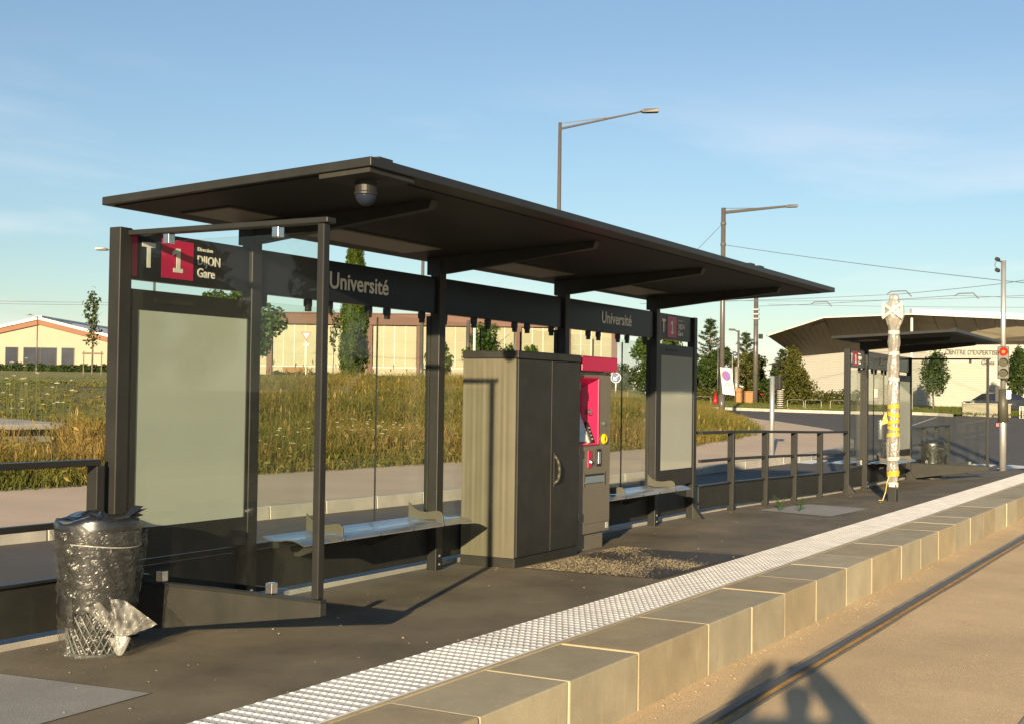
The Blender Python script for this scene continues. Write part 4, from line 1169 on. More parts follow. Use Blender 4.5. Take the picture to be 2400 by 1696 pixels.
# ------------------------------------------------------------------ road signs
def flat_sign(P_, c, pts, m, name, off=0.0, th=.02):
    q = [tuple(c + RT*u + UP*v - FW*(off)) for u, v in pts]
    return MB().prism(q, FW*th).build(name, m, P_)
circ = lambda r, n=24: [(r*math.cos(2*math.pi*i/n), r*math.sin(2*math.pi*i/n)) for i in range(n)]
yx, yy_ = 79.2, 63.0
ys = thing('give_way_sign', 'red and white triangular give way sign on a thin pole before the hall', 'road sign', (yx, yy_, zg(yx, yy_)))
MB().tube((yx, yy_, zg(yx, yy_)-.1), (yx, yy_, 5.9), .05, n=8).build('pole', M['galv'], ys)
c = Vector((yx, yy_, 5.62)) - FW*.07
flat_sign(ys, c, [(-.42, .36), (0, -.40), (.42, .36)], M['red'], 'sign_border')
flat_sign(ys, c, [(-.26, .26), (0, -.21), (.26, .26)], M['white'], 'sign_face', .008)
flat_sign(ys, Vector((yx, yy_, 5.0))-FW*.07, [(-.2, -.08), (.2, -.08), (.2, .08), (-.2, .08)], M['white'], 'sub_plate')
bx_, by_ = 68.2, 31.7
bs = thing('direction_sign', 'round blue arrow sign on a white pole right of the ticket machine', 'road sign', (bx_, by_, zg(bx_, by_)))
MB().tube((bx_, by_, zg(bx_, by_)-.1), (bx_, by_, 2.9), .045, n=8).build('pole', M['white'], bs)
c = Vector((bx_, by_, 2.45)) - FW*.06
flat_sign(bs, c, circ(.30), M['white'], 'sign_rim'); flat_sign(bs, c, circ(.26), M['blue'], 'sign_face', .006)
flat_sign(bs, c, [(.13, .17), (.17, .13), (-.04, -.08), (.06, -.08), (.06, -.14), (-.15, -.14), (-.15, .07), (-.09, .07), (-.09, -.03)], M['white'], 'arrow', .012)
# temporary no-parking board hung on the lamp pole
nb = thing('no_parking_board', 'white no-parking board tied at an angle to the lamp pole', 'sign', (56.8, 20.9, 1.6))
bc = Vector((56.83, 20.90, 2.17)) - FW*.14 + RT*.06; br = (RT*math.cos(-.10) + UP*math.sin(-.10)); bu = br.cross(-FW) * -1
bu = UP*math.cos(.10) + RT*math.sin(-.10)*-0.0 - RT*.14
def bpt(u, v, off): return tuple(bc + br*u + bu*v - FW*off)
def bshape(pts, m, name, off, th=.015, par=None):
    return MB().prism([bpt(u, v, off) for u, v in pts], FW*th).build(name, m, par or nb)
brd = bshape([(-.27, -.58), (.29, -.58), (.26, .58), (-.24, .58)], M['white'], 'board', 0)
bshape([(u*.88, v+.22) for u, v in circ(.225)], M['red'], 'ban_ring', .005, par=brd)
bshape([(u*.88, v+.22) for u, v in circ(.175)], M['purple'], 'ban_disc', .010, par=brd)
bshape([(-.14, .34), (-.11, .37), (.14, .10), (.11, .07)], M['red'], 'ban_bar', .015, par=brd)
for (u0, u1, v0, v1) in [(-.14, -.06, -.24, -.17), (-.04, .16, -.22, -.16), (-.05, .10, -.14, -.10), (-.06, .14, -.40, -.36), (-.22, -.18, .48, .53)]:
    bshape([(u0, v0), (u1, v0), (u1, v1), (u0, v1)], M['letter'], 'print_line', .005, par=brd)
bshape([(-.27, -.64), (.29, -.64), (.29, -.58), (-.27, -.58)], M['galv'], 'board_foot', -.02, .12)

# ------------------------------------------------------------------ overhead wires
def wire(label, pts, r=.013):
    o = MB().path(pts, r, 5).build('overhead_wire', M['wire']); tag(o, label, 'wire', 'overhead wires'); return o
def sag(a, b, d, n=10):
    a, b = Vector(a), Vector(b)
    return [tuple(a.lerp(b, i/n) - UP*d*4*(i/n)*(1-i/n)) for i in range(n+1)]
wire('span wire running from the lamp pole down to the right edge', sag((56.95, 21.0, 8.40), (48.9, 4.7, 5.26), .10))
wire('short guy wire falling left from the lamp pole behind the shelter roof', sag((56.9, 21.1, 9.40), (57.4, 24.1, 6.85), .0))
wire('topmost contact wire above the far shelter rising to the right', sag((68.8, 30.5, 6.71), (71.0, 16.4, 7.05), .05) + sag((71.0, 16.4, 7.05), (65.4, 10.0, 7.0), .02)[1:] + [(62.5, 7.0, 7.13)])
wire('contact wire second from the top above the far shelter', sag((75.95, 27.97, 7.32), (77.97, 14.23, 7.29), .08) + [(77.64, 8.73, 7.39)])
wire('slanting contact wire crossing the others above the far shelter', sag((81.75, 27.87, 7.36), (72.55, 13.68, 7.03), .06) + [(75.49, 8.49, 6.9)])
wire('lowest contact wire above the white building roof', sag((82.06, 27.29, 7.5), (86.28, 9.7, 7.2), .06))
for k, (c, lb) in enumerate([((71.0, 16.4, 7.06), 'bent wire hanger nearest the wrapped post'), ((73.6, 13.4, 7.06), 'bent wire hanger in the middle of the overhead wires'), ((80.5, 23.4, 7.3), 'bent wire hanger left of the wrapped post')]):
    c = Vector(c)
    o = MB().path([tuple(c-RT*.55), tuple(c-RT*.35+UP*.14), tuple(c+RT*.45+UP*.18), tuple(c+RT*.75-UP*.12)], .03, 5).build('wire_hanger', M['wire'])
    tag(o, lb, 'wire hanger', 'hangers on the overhead wires')
wire('upper of two thin wires in front of the cream building', sag((57.0, 81.6, 7.40), (68.8, 60.7, 7.45), .1), .016)
wire('lower of two thin wires in front of the cream building', sag((57.0, 81.6, 7.22), (68.8, 60.7, 7.28), .1), .016)
wire('thin wire just above the brown hall roof', sag((72.0, 66.0, 8.9), (86.0, 43.5, 8.2), .25), .016)

# ------------------------------------------------------------------ cream gabled building, left
gb = thing('gabled_building', 'cream rendered building with shallow gable and terracotta band, far left', 'building', (93.3, 109.2, 2.5), ROTV)
W2, pk, sl = 13.0, 6.25, .236
gh = lambda x: pk - sl*abs(x)
MB().prism([(-W2, 0, -.3), (W2, 0, -.3), (W2, 0, gh(W2)-.75), (0, 0, pk-.75), (-W2, 0, gh(W2)-.75)], (0, 22, 0)).build('wall', M['cream'], gb, local=True)
for sg in (-1, 1):
    e = W2+.4
    rf = MB().prism([(0, -.5, pk-.28), (sg*e, -.5, gh(e)-.28), (sg*e, -.5, gh(e)), (0, -.5, pk)], (0, 23, 0)).build('roof', M['roofwhite'], gb, local=True)
    MB().prism([(0, -.30, pk-.80), (sg*e, -.30, gh(e)-.80), (sg*e, -.30, gh(e)-.282), (0, -.30, pk-.282)], (0, 22.6, 0)).build('terracotta_band', M['terracotta'], gb, local=True)
MB().box(-.45, -.7, pk-.06, .45, 22, pk+.10).build('ridge_cap', M['roofwhite'], gb, local=True)
MB().prism([(.6, -.2, gh(.6)+.02), (2.9, -.2, gh(2.9)+.02), (2.9, -.2, gh(2.9)+.10), (.6, -.2, gh(.6)+.10)], (0, 1.6, 0)).build('solar_panel', M['darkglass'], gb, local=True)
for (a, c_) in ((-3.42, -2.2), (-1.55, 1.82), (2.40, 3.63)):
    wd = MB(); z0, z1, d = 1.15, 3.05, .07
    wd.box(a-.06, -.05, z0-.06, c_+.06, .02, z0); wd.box(a-.06, -.05, z1, c_+.06, .02, z1+.06); wd.box(a-.06, -.05, z0, a, .02, z1); wd.box(c_, -.05, z0, c_+.06, .02, z1)
    w = wd.build('window', M['paint'], gb, local=True)
    k = 2 if c_-a > 2 else 1
    for j in range(k):
        MB().box(a+(c_-a)*j/k+.01, -.02, z0, a+(c_-a)*(j+1)/k-.01, .015, z1).build('pane', M['darkglass'], w, local=True)
# lower rear wing
rw = thing('rear_wing', 'terracotta roof of a lower wing behind the cream building', 'building', (100.5, 112.0, 2.5), ROTV)
MB().box(-2, 0, -.3, 14, 10, 3.6).build('wall', M['cream'], rw, local=True)
MB().prism([(-3, -.6, 4.9), (15, -.6, 3.5), (15, -.6, 3.75), (-3, -.6, 5.15)], (0, 12, 0)).build('roof', M['terracotta'], rw, local=True)

# ------------------------------------------------------------------ brown hall, middle
hl = thing('industrial_hall', 'long hall with brown roof band, beige panel windows and brown columns', 'building', (88.2, 77.6, 2.3), ROTV)
HL = 33.4
MB().box(0, .25, -.4, HL, 18, 5.0).build('core_wall', M['hallwhite'], hl, local=True)
MB().box(-.2, -.25, 5.06, HL+.2, 18.2, 6.0).build('roof_band', M['hallbrown'], hl, local=True)
MB().box(-.3, -.35, 6.0, HL+.3, 18.3, 6.10).build('roof_edge', M['hallbrown'], hl, local=True)
MB().box(0, .10, -.4, HL, .248, 1.32).build('base_wall', M['hallwhite'], hl, local=True)
MB().box(0, .06, 1.32, HL, .248, 1.40).build('sill', M['white'], hl, local=True)
cols = [2.65, 7.02, 11.5, 15.9, 20.3, 24.65, 29.0, 33.15]
for c_ in cols:
    MB().box(c_-.24, -.12, -.4, c_+.24, .249, 5.055).build('column', M['hallbrown'], hl, local=True)
edges = [0]+cols
for a, c_ in zip(edges[:-1], edges[1:]):
    a_, b_ = a+(.26 if a else .02), c_-.26
    k = 4 if b_-a_ > 3 else 2
    wp_ = (b_-a_)/k
    for j in range(k):
        w = MB().box(a_+j*wp_+.03, .15, 1.42, a_+(j+1)*wp_-.03, .24, 5.03).build('window_panel', M['hallpanel'], hl, local=True)
        for z in (2.45, 3.55):
            MB().box(a_+j*wp_+.03, .138, z, a_+(j+1)*wp_-.03, .152, z+.05).build('transom', M['hallwhite'], w, local=True)
        if j:
            MB().box(a_+j*wp_-.028, .10, 1.42, a_+j*wp_+.028, .24, 5.03).build('mullion', M['white'], hl, local=True)
dd = MB().box(3.85, .05, -.3, 6.0, .099, 1.30).build('door', M['doorbrown'], hl, local=True)
MB().box(5.28, .03, -.3, 5.33, .049, 1.30).build('door_joint', M['hallbrown'], dd, local=True)

# ------------------------------------------------------------------ white building with bronze soffit, right
wb = thing('sports_centre', 'white corrugated building with sloping bronze soffit and white roof edge', 'building', (85.2, 17.8, .7))
T_, A_p, B_p, C_p = Vector((86.95, 28.92, 5.66)), Vector((84.87, 24.42, 6.71)), Vector((81.62, 17.99, 6.62)), Vector((86.31, 9.70, 6.33))
At, Kt, Bt = Vector((90.93, 28.05, 4.37)), Vector((85.21, 17.84, 4.90)), Vector((90.67, 10.19, 5.10))
Ct2, Bt2 = C_p + (C_p-B_p)*.6, Bt + (Bt-Kt)*.6
back = Vector((.97, .20, 0))*26
def wallq(a, b, z0, z1, nseg, horiz, name):
    """corrugated sheet wall as real ribs between two plan points"""
    d = (b-a); d.z = 0; L = d.length; d.normalize(); nrm = Vector((-d.y, d.x, 0))
    if nrm.dot(FW) > 0: nrm = -nrm
    t = MB()
    if horiz:
        h0 = z0; n = nseg
        za, zb_ = a.z, b.z
        prof = []
        for i in range(n+1):
            prof += [(i/n, 0), ((i+.55)/n, .022)] if i < n else [(1, 0)]
        V = []
        for (u, o) in prof:
            V += [tuple(Vector((a.x, a.y, z0+(za-z0)*u))+nrm*o), tuple(Vector((b.x, b.y, z0+(zb_-z0)*u))+nrm*o)]
        t.add(V, [(2*i, 2*i+1, 2*i+3, 2*i+2) for i in range(len(prof)-1)])
    return t.build(name, M['corrug'], wb)
def lerp2(a, b, n, i): return a.lerp(b, i/n)
# clad walls in courses
for (a, b, nm) in ((At, Kt, 'wall'), (Kt, Bt2, 'wall')):
    wallq(a, b, .3, None, 34, True, nm)
t = MB()                                               # inner body
t.prism([(At.x+.2, At.y, .2), (Kt.x+.2, Kt.y, .2), (Bt2.x+.2, Bt2.y, .2), tuple((Bt2+back)*1-UP*(Bt2.z-.2)), tuple((At+back)-UP*(At.z-.2))], (0, 0, 4.1)).build('body', M['corrug'], wb)
# soffit: separate bronze sheets fanning out from wall head to roof edge
def soffit_fan(e0, e1, w0, w1, n, name):
    for i in range(n):
        p, q = e0.lerp(e1, i/n+.0012), e0.lerp(e1, (i+1)/n-.0012); r, s = w0.lerp(w1, (i+1)/n-.0012), w0.lerp(w1, i/n+.0012)
        nn = (q-p).cross(s-p).normalized()
        if nn.dot(FW) > 0: nn = -nn
        MB().prism([tuple(p), tuple(q), tuple(r), tuple(s)], tuple(-nn*.06)).build(name, M['brownmetal'], wb)
soffit_fan(A_p, B_p, At.lerp(Kt, .35), Kt, 15, 'soffit_sheet')
soffit_fan(T_, A_p, At, At.lerp(Kt, .35), 10, 'soffit_sheet')
for k in range(2):
    e0, e1, w0, w1 = B_p, Ct2, Kt, Bt2
    soffit_fan(e0.lerp(w0, k*.5+.004), e1.lerp(w1, k*.5+.004), e0.lerp(w0, k*.5+.496), e1.lerp(w1, k*.5+.496), 12, 'soffit_sheet')
# dark seam lines behind the sheets
for tri in ((T_, A_p, At), (A_p, Kt, At), (A_p, B_p, Kt)):
    MB().prism([tuple(p+FW*.25+UP*.05) for p in tri], tuple(FW*.02)).build('soffit_backing', M['hallwhite'], wb)
MB().prism([tuple(p+FW*.25+UP*.05) for p in (B_p, Ct2, Bt2, Kt)], tuple(FW*.02)).build('soffit_backing', M['hallwhite'], wb)
# roof edge
def edge(a, b, h, name, m):
    p = [a, b, b+UP*h, a+UP*h]
    MB().prism([tuple(q-FW*.05) for q in p], tuple(FW*.5)).build(name, m, wb)
edge(B_p, Ct2, .36, 'roof_edge', M['roofwhite']); edge(A_p, B_p, .08, 'roof_edge', M['roofwhite']); edge(T_, A_p, .08, 'roof_edge', M['roofwhite'])
for (p, q) in ((T_, A_p), (A_p, B_p), (B_p, Ct2)):
    MB().prism([tuple(v+UP*.02+FW*.3) for v in (p, q, q+back, p+back)], (0, 0, .04)).build('roof', M['roofwhite'], wb)
dR = (Bt-Kt); dR.z = 0; dR.normalize(); nR = Vector((dR.y, -dR.x, 0))
if nR.dot(FW) > 0: nR = -nR
def wpt(px_u, z, off=.09): return tuple(Vector((Kt.x, Kt.y, 0)) + dR*px_u + UP*z + nR*off)
text_mesh('wall_lettering', "CENTRE D'EXPERTISE", .42, wpt(1.19, 4.36), M['letter'], wb, width=3.55, right=dR, depth=.03, bold=.0)
text_mesh('wall_lettering', 'Gilles', .42, wpt(3.60, 3.74), M['letter'], wb, width=.88, right=dR, depth=.03, bold=.0)
text_mesh('wall_lettering', 'P', .42, wpt(5.87, 4.36), M['letter'], wb, width=.20, right=dR, depth=.03, bold=.006)

# low white building behind the conifers
lbld = thing('low_white_building', 'low white flat-roofed building glimpsed behind the conifers', 'building', (113.0, 44.5, 1.2), ROTV)
MB().box(-6, 0, -.3, 6.5, 8, 2.5).build('wall', M['corrug'], lbld, local=True)
MB().box(-6.3, -.3, 2.5, 6.8, 8.3, 2.75).build('roof', M['roofwhite'], lbld, local=True)
for a in (-4.5, -1.5, 2.0):
    w = MB().box(a, -.05, .9, a+1.6, -.002, 1.9).build('window', M['darkglass'], lbld, local=True)
vil = thing('white_villa', 'white house with dish and aerial behind the big conifer', 'house', (112.0, 33.0, 1.2), ROTV)
MB().box(-2.5, 0, -.3, 5, 6, 3.3).build('wall', M['cream'], vil, local=True)
MB().prism([(-2.9, -.4, 3.3), (5.4, -.4, 3.3), (1.25, -.4, 4.7)], (0, 6.8, 0)).build('roof', M['terracotta'], vil, local=True)
MB().tube((1.0, 1, 4.6), (1.0, 1, 7.0), .05, n=6).build('aerial_mast', M['pole'], vil, local=True)
MB().path([(.3, 1, 6.7), (1.8, 1, 6.7)], .03, 5).build('aerial_bar', M['pole'], vil, local=True)
MB().lathe([(.02, 0), (.35, .06), (.55, .18)], 16, (2.0, .2), caps=False).build('dish', M['white'], vil, local=True)
bpy.data.objects['dish'].data.transform(Matrix.Translation((2.0, .2, 4.9)) @ Matrix.Rotation(math.radians(80), 4, 'X') @ Matrix.Translation((-2.0, -.2, 0)))

# ------------------------------------------------------------------ low wall, white fence and cars on the right
lw = thing('low_wall', 'low cream wall beside the verge in front of the parked cars', 'wall', (70.3, 11.9, .5))
MB().prism([(70.85, 13.0, .45), (69.55, 10.6, .45), (69.85, 10.45, .45), (71.15, 12.85, .45)], (0, 0, .78)).build('wall_body', M['lowwall'], lw, bevel=.02)
MB().prism([(70.82, 13.06, 1.232), (69.50, 10.62, 1.232), (69.88, 10.40, 1.232), (71.20, 12.82, 1.232)], (0, 0, .06)).build('coping', M['plinth'], lw, bevel=.01)
wf = thing('white_fence', 'white bar fence at the right edge beyond the traffic signal', 'fence', (69.0, 8.8, .4))
fa, fb = Vector((69.30, 9.95, .45)), Vector((68.1, 7.4, .42))
for k in range(17):
    p = fa.lerp(fb, k/16); MB().tube(p, p+UP*.72, .022, n=6).build('bar', M['white'], wf)
for z in (.10, .70):
    MB().tube(fa+UP*z, fb+UP*z, .03, n=6).build('rail', M['white'], wf)
def car(label, loc, rz, m):
    C_ = thing('parked_car', label, 'car', loc, rz, 'cars parked by the low wall')
    side = [(-2.05, .35), (-2.1, .62), (-2.0, .85), (-1.45, .93), (-.75, 1.38), (.35, 1.45), (1.15, 1.35), (1.75, 1.02), (2.02, .92), (2.08, .55), (2.0, .32)]
    V, F = [], []; n = len(side)
    for (yy, k) in ((-.80, 1), (-.74, 1), (.74, 1), (.80, 1)):
        for (x_, z_) in side:
            ins = (.16 if z_ > 1.1 else 0) if abs(yy) > .7 else 0
            V.append((x_, yy*(1 - (.18 if z_ > 1.1 else 0)), z_))
    t = MB().prism([(x_, -.82, z_) for x_, z_ in side if z_ < 1.05][:4] + [(x_, -.82, z_) for x_, z_ in side if z_ < 1.05][4:], (0, 1.64, 0))
    t.build('body', m, C_, local=True, bevel=.06, seg=3)
    cab = [(-1.45, .93), (-.75, 1.38), (.35, 1.45), (1.15, 1.35), (1.75, 1.0)]
    V = [(x_, -.76 + (.13 if z_ > 1.1 else 0), z_) for x_, z_ in cab] + [(x_, .76 - (.13 if z_ > 1.1 else 0), z_) for x_, z_ in cab]
    MB().add(V, [(0,1,2,3,4), (9,8,7,6,5), (0,5,6,1), (1,6,7,2), (2,7,8,3), (3,8,9,4), (4,9,5,0)]).build('cabin', M['darkglass'], C_, local=True, bevel=.03)
    MB().add([(-.70, -.60, 1.40), (.35, -.62, 1.47), (1.10, -.60, 1.375), (1.10, .60, 1.375), (.35, .62, 1.47), (-.70, .60, 1.40)], [(0,1,4,5), (1,2,3,4)]).build('roof', m, C_, local=True)
    for x_ in (-1.3, 1.3):
        for yy in (-.83, .63):
            w = MB().tube((x_, yy, .31), (x_, yy+.20, .31), .31, n=20).build('wheel', M['tyre'], C_, local=True)
            MB().tube((x_, yy-.01, .31), (x_, yy+.21, .31), .18, n=14).build('rim', M['galv'], w, local=True)
    for yy in (-.6, .6):
        MB().box(-2.13, yy-.16, .66, -2.04, yy+.16, .80).build('headlight', M['tape_white'], C_, local=True)
        MB().box(2.02, yy-.14, .70, 2.09, yy+.14, .85).build('tail_light', M['red'], C_, local=True)
    return C_
car('dark car parked behind the low cream wall left of the signal pole', (77.3, 12.3, zg(77.3, 12.3)-.05), ROTV+.15, M['carpaint']).scale = (.85, .85, .85)
car('dark car half cut off at the right edge behind the white fence', (77.5, 8.9, zg(77.5, 8.9)-.05), ROTV+.1, M['carpaint']).scale = (.85, .85, .85)

# ------------------------------------------------------------------ small things by the hedge
def hoop(label, x, y):
    z = zg(x, y)+.14
    o = thing('bicycle_hoop', label, 'bike rack', (x, y, z), ROTV, 'bicycle hoops on the gravel')
    pts = [(-.45, 0, -.1), (-.45, 0, .38)] + [(-.45+.12*(1-math.cos(a)), 0, .38+.12*math.sin(a)) for a in np.linspace(.3, 1.57, 4)] + [(.45-.12*(1-math.cos(a)), 0, .38+.12*math.sin(a)) for a in np.linspace(1.57, .3, 4)] + [(.45, 0, .38), (.45, 0, -.1)]
    MB().path(pts, .022, 6).build('bent_tube', M['hoop'], o, local=True)
    MB().box(-.55, -.1, .0, .55, .1, .03).build('footing', M['plinth'], o, local=True)
hoop('steel bicycle hoop nearest the stacked discs', 71.4, 22.1)
hoop('middle one of three steel bicycle hoops', 71.8, 21.2)
hoop('steel bicycle hoop nearest the far small shelter', 71.5, 19.7)
hoop('steel bicycle hoop left of the no-parking board', 74.6, 28.8)
ds = thing('disc_stack', 'stack of black and white discs standing by the hedge', 'disc stack', (71.0, 22.85, zg(71, 22.85)+.14))
dz0 = zg(71, 22.85)+.14
for k in range(9):
    MB().lathe([(.17, dz0+.03+k*.115), (.18, dz0+.05+k*.115), (.18, dz0+.075+k*.115), (.10, dz0+.085+k*.115)], 16, (71.0, 22.85)).build('disc', M['tape_white'], ds)
MB().tube((71.0, 22.85, dz0), (71.0, 22.85, dz0+1.05), .11, n=12).build('core', M['rubber'], ds)
MB().lathe([(.34, dz0-.02), (.34, dz0+.03), (.2, dz0+.035)], 16, (71.0, 22.85)).build('base', M['rubber'], ds)
MB().lathe([(.24, dz0+1.04), (.24, dz0+1.08), (.1, dz0+1.10)], 16, (71.0, 22.85)).build('lid', M['tape_white'], ds)
br_ = thing('barrier', 'red and white striped barrier arm by the hedge', 'barrier', (82.2, 27.4, zg(82.2, 27.4)))
b0, b1 = Vector((82.0, 27.75, 1.66)), Vector((82.75, 26.45, 1.70))
for k in range(7):
    MB().tube(b0.lerp(b1, k/7), b0.lerp(b1, (k+1)/7), .05, n=8).build('stripe', M['red'] if k % 2 == 0 else M['white'], br_)
MB().tube((82.55, 26.8, zg(82.5, 26.8)-.1), (82.55, 26.8, 2.55), .05, n=8).build('upright', M['galv'], br_)
bxo = thing('site_box', 'orange brown plywood box beside the wrapped pole stump', 'box', (81.7, 28.75, zg(81.7, 28.75)), ROTV)
MB().box(-.55, -.3, 0, .55, .3, .86).build('box_body', M['orange'], bxo, local=True, bevel=.02)
MB().box(-.60, -.35, .86, .60, .35, .93).build('lid', M['orange'], bxo, local=True, bevel=.01)
MB().box(-.62, -.2, .93, .0, .2, 1.12).build('folded_cover', M['orange'], bxo, local=True, bevel=.04)
rd = thing('site_cone', 'red traffic cone standing right of the no-parking board', 'traffic cone', (74.5, 28.0, zg(74.5, 28.0)))
rz_ = zg(74.5, 28.0)+.14
MB().lathe([(.20, rz_+.04), (.15, rz_+.3), (.05, rz_+.75)], 14, (74.5, 28.0)).build('cone', M['red'], rd, smooth=True)
MB().box(74.28, 27.78, rz_-.1, 74.72, 28.22, rz_+.04).build('base', M['rubber'], rd)

# concrete slab in the meadow
zs_ = float(zmeadow(15.6, 19.4)) + .02
sl_ = thing('concrete_slab', 'flat pale concrete slab lying in the long grass at the left edge', 'slab', (15.2, 19.6, zs_))
MB().prism([(16.35, 18.25, zs_+.10), (15.75, 20.5, zs_+.22), (13.2, 20.6, zs_+.22), (13.8, 18.3, zs_+.10)], (0, 0, .10)).build('slab_body', M['plinth'], sl_, bevel=.02)
MB().prism([(16.05, 18.45, zs_-.5), (15.55, 20.3, zs_-.5), (13.4, 20.4, zs_-.5), (14.0, 18.5, zs_-.5)], (0, 0, .60)).build('footing', M['concrete'], sl_)

# ------------------------------------------------------------------ trees and shrubs
def leaf_cloud(blobs, n, size, seed, shell=0.45, droop=0.0, aspect=.55, flat=0.0):
    g = np.random.default_rng(seed)
    B = np.array(blobs, float)
    w = (B[:, 3]*B[:, 4]*B[:, 5])**.7; w /= w.sum()
    k = g.choice(len(B), n, p=w)
    d = g.normal(size=(n, 3)); d /= np.linalg.norm(d, axis=1)[:, None]
    r = g.random(n)**shell
    c = B[k, :3] + d*r[:, None]*B[k, 3:6]
    nr = d*.7 + g.normal(size=(n, 3))*.6; nr[:, 2] += .25 + flat; nr /= np.linalg.norm(nr, axis=1)[:, None]
    a = g.normal(size=(n, 3)); a[:, 2] -= droop; a -= nr*(a*nr).sum(1)[:, None]; a /= np.linalg.norm(a, axis=1)[:, None]
    b = np.cross(nr, a)
    L = size*g.uniform(.6, 1.35, n)
    V = np.stack([c - a*L[:, None]*.5, c + b*L[:, None]*aspect*.5, c + a*L[:, None]*.5, c - b*L[:, None]*aspect*.5], 1).reshape(-1, 3)
    F = np.arange(4*n).reshape(-1, 4)
    clump = g.random(len(B))
    T = np.clip(.45*g.random(n) + .55*clump[k], 0, 1)
    return V, F, np.repeat(T, 4)

def trunk_mb(base, H, r, limbs, seed, crown_c, crown_r):
    rnd = random.Random(seed); t = MB(); b = Vector(base)
    pts = [b - UP*.2]; n = 6
    for i in range(1, n+1):
        pts.append(b + UP*H*i/n + Vector((rnd.uniform(-.02, .02)*H*.5, rnd.uniform(-.02, .02)*H*.5, 0)))
    for i in range(n):
        t.tube(pts[i], pts[i+1], r*(1-.75*i/n), r*(1-.75*(i+1)/n), n=8, caps=(i == n-1))
    for k in range(limbs):
        s = pts[2+k % 4]; a = k*2.4 + rnd.uniform(-.4, .4)
        e = Vector(crown_c) + Vector((math.cos(a)*crown_r[0]*.75, math.sin(a)*crown_r[1]*.75, rnd.uniform(-.4, .6)*crown_r[2]))
        m_ = s.lerp(e, .5) + UP*.08*H
        t.tube(s, m_, r*.35, r*.22, n=5, caps=False); t.tube(m_, e, r*.22, r*.06, n=5, caps=False)
    return t

def tree(name, label, base, H, rx, bottom, n, size, m, seed, group='trees', lumps=22, limbs=9, tr=.09, cat='tree', trunkm='bark', lump=.36, ry=None, shape='round', shell=.45):
    g = np.random.default_rng(seed+100)
    x, y, z = base; ry = ry or rx
    T_ = thing(name, label, cat, base, group=group)
    c = (x, y, z + (H+bottom)/2); rz = (H-bottom)/2
    blobs = []
    for i in range(lumps):
        u = g.random(); a = g.random()*6.283
        hz = -1 + 2*(i+.5)/lumps
        if shape == 'round': ww = math.sqrt(max(.05, 1-hz*hz*.92))
        elif shape == 'cone': ww = max(.08, (1-hz)/2)**.8
        else: ww = (1 - abs(hz)**4)*.9 if hz < .5 else max(.12, 1-(hz-.4)*1.5)
        rr_ = math.sqrt(u)*.78*ww
        k = lump*(.7+.6*g.random())*max(.45, ww)
        blobs.append((c[0]+rr_*rx*math.cos(a), c[1]+rr_*ry*math.sin(a), c[2]+hz*rz*.84, rx*k, ry*k, min(rz, rx)*k*(1.0 if shape != 'column' else 1.8)))
    trunk_mb(base, H*.8 if shape == 'round' else H*.92, tr, limbs, seed, c, (rx, ry, rz)).build('trunk', M[trunkm], T_, smooth=True)
    V, F, T = leaf_cloud(blobs, n, size, seed, shell=shell)
    np_mesh('crown', V, F, m, tint=T, parent=T_)
    return T_
B3 = lambda x, y: (x, y, zg(x, y))
# round leafy tree behind the sign
tree('round_tree', 'round leafy green tree behind the left poster panel', B3(57.5, 51.2), 5.2, 2.7, .7, 16000, .30, M['leaf'], 1, lumps=44, limbs=12, tr=.16)
tree('round_tree', 'leafy green tree just left of the shelter, beside the cream building', B3(66.5, 67.4), 5.2, 2.0, 1.4, 3000, .26, M['leaf'], 2, lumps=20)
# staked sapling
st = tree('staked_sapling', 'slender young tree tied between stakes left of the shelter', B3(49.8, 54.1), 5.0, .62, 1.2, 420, .20, M['leaf_dark'], 3, lumps=20, limbs=10, tr=.05, shape='column', lump=.55, shell=.8)
for sgn in (-1, 1):
    p = Vector(B3(49.8, 54.1)) + RT*.48*sgn
    MB().tube(p-UP*.2, p+UP*1.35, .032, n=6).build('stake', M['stake'], st)
p = Vector(B3(49.8, 54.1)) + UP*1.22
MB().tube(p-RT*.56, p+RT*.56, .045, n=6).build('stake_rail', M['stake'], st)
# cypress
def cypress(label, base, H, r, n, seed):
    T_ = thing('cypress_tree', label, 'tree', base, group='trees')
    x, y, z = base
    blobs = []
    g = np.random.default_rng(seed)
    for i in range(150):
        u = g.random()**.9
        prof = (min(1, u*9+.35)) * (1-u**3.2)**.75
        a = g.random()*6.283; q = r*prof*(.55+.30*g.random())
        blobs.append((x+q*math.cos(a), y+q*math.sin(a), z+.15+H*.97*u, r*.22, r*.22, r*.75))
    MB().tube((x, y, z-.2), (x, y, z+H*.9), .14, .02, n=8).build('trunk', M['bark'], T_)
    V, F, T = leaf_cloud(blobs, n, .16, seed, shell=.6, droop=1.5, aspect=.42)
    np_mesh('crown', V, F, M['leaf_cypress'], tint=T, parent=T_)
    V2 = MB().lathe([(r*.4, z+.1), (r*.74, z+H*.2), (r*.74, z+H*.55), (r*.5, z+H*.8), (r*.05, z+H*.96)], 12, (x, y))
    V2.build('inner_foliage', M['leaf_cypress'], T_)
    return T_
cypress('tall narrow cypress in front of the brown hall', B3(64.9, 47.9), 8.7, 1.0, 34000, 4)
sp2 = tree('thin_sapling', 'thin sparse sapling left of the cypress', B3(60.2, 45.9), 4.1, .55, 1.3, 160, .22, M['leaf_dark'], 6, lumps=14, limbs=8, tr=.035, shape='column', lump=.55, shell=.9)
tree('bushy_tree', 'bushy leafy tree behind the tall cabinet', B3(52.0, 30.6), 2.85, 1.35, .15, 3600, .17, M['leaf'], 8, lumps=26, tr=.07)
tree('bushy_tree', 'lower leafy shrub left of the bushy tree behind the cabinet', B3(48.5, 31.2), 1.9, .85, .05, 2200, .16, M['leaf'], 9, lumps=18, tr=.05)
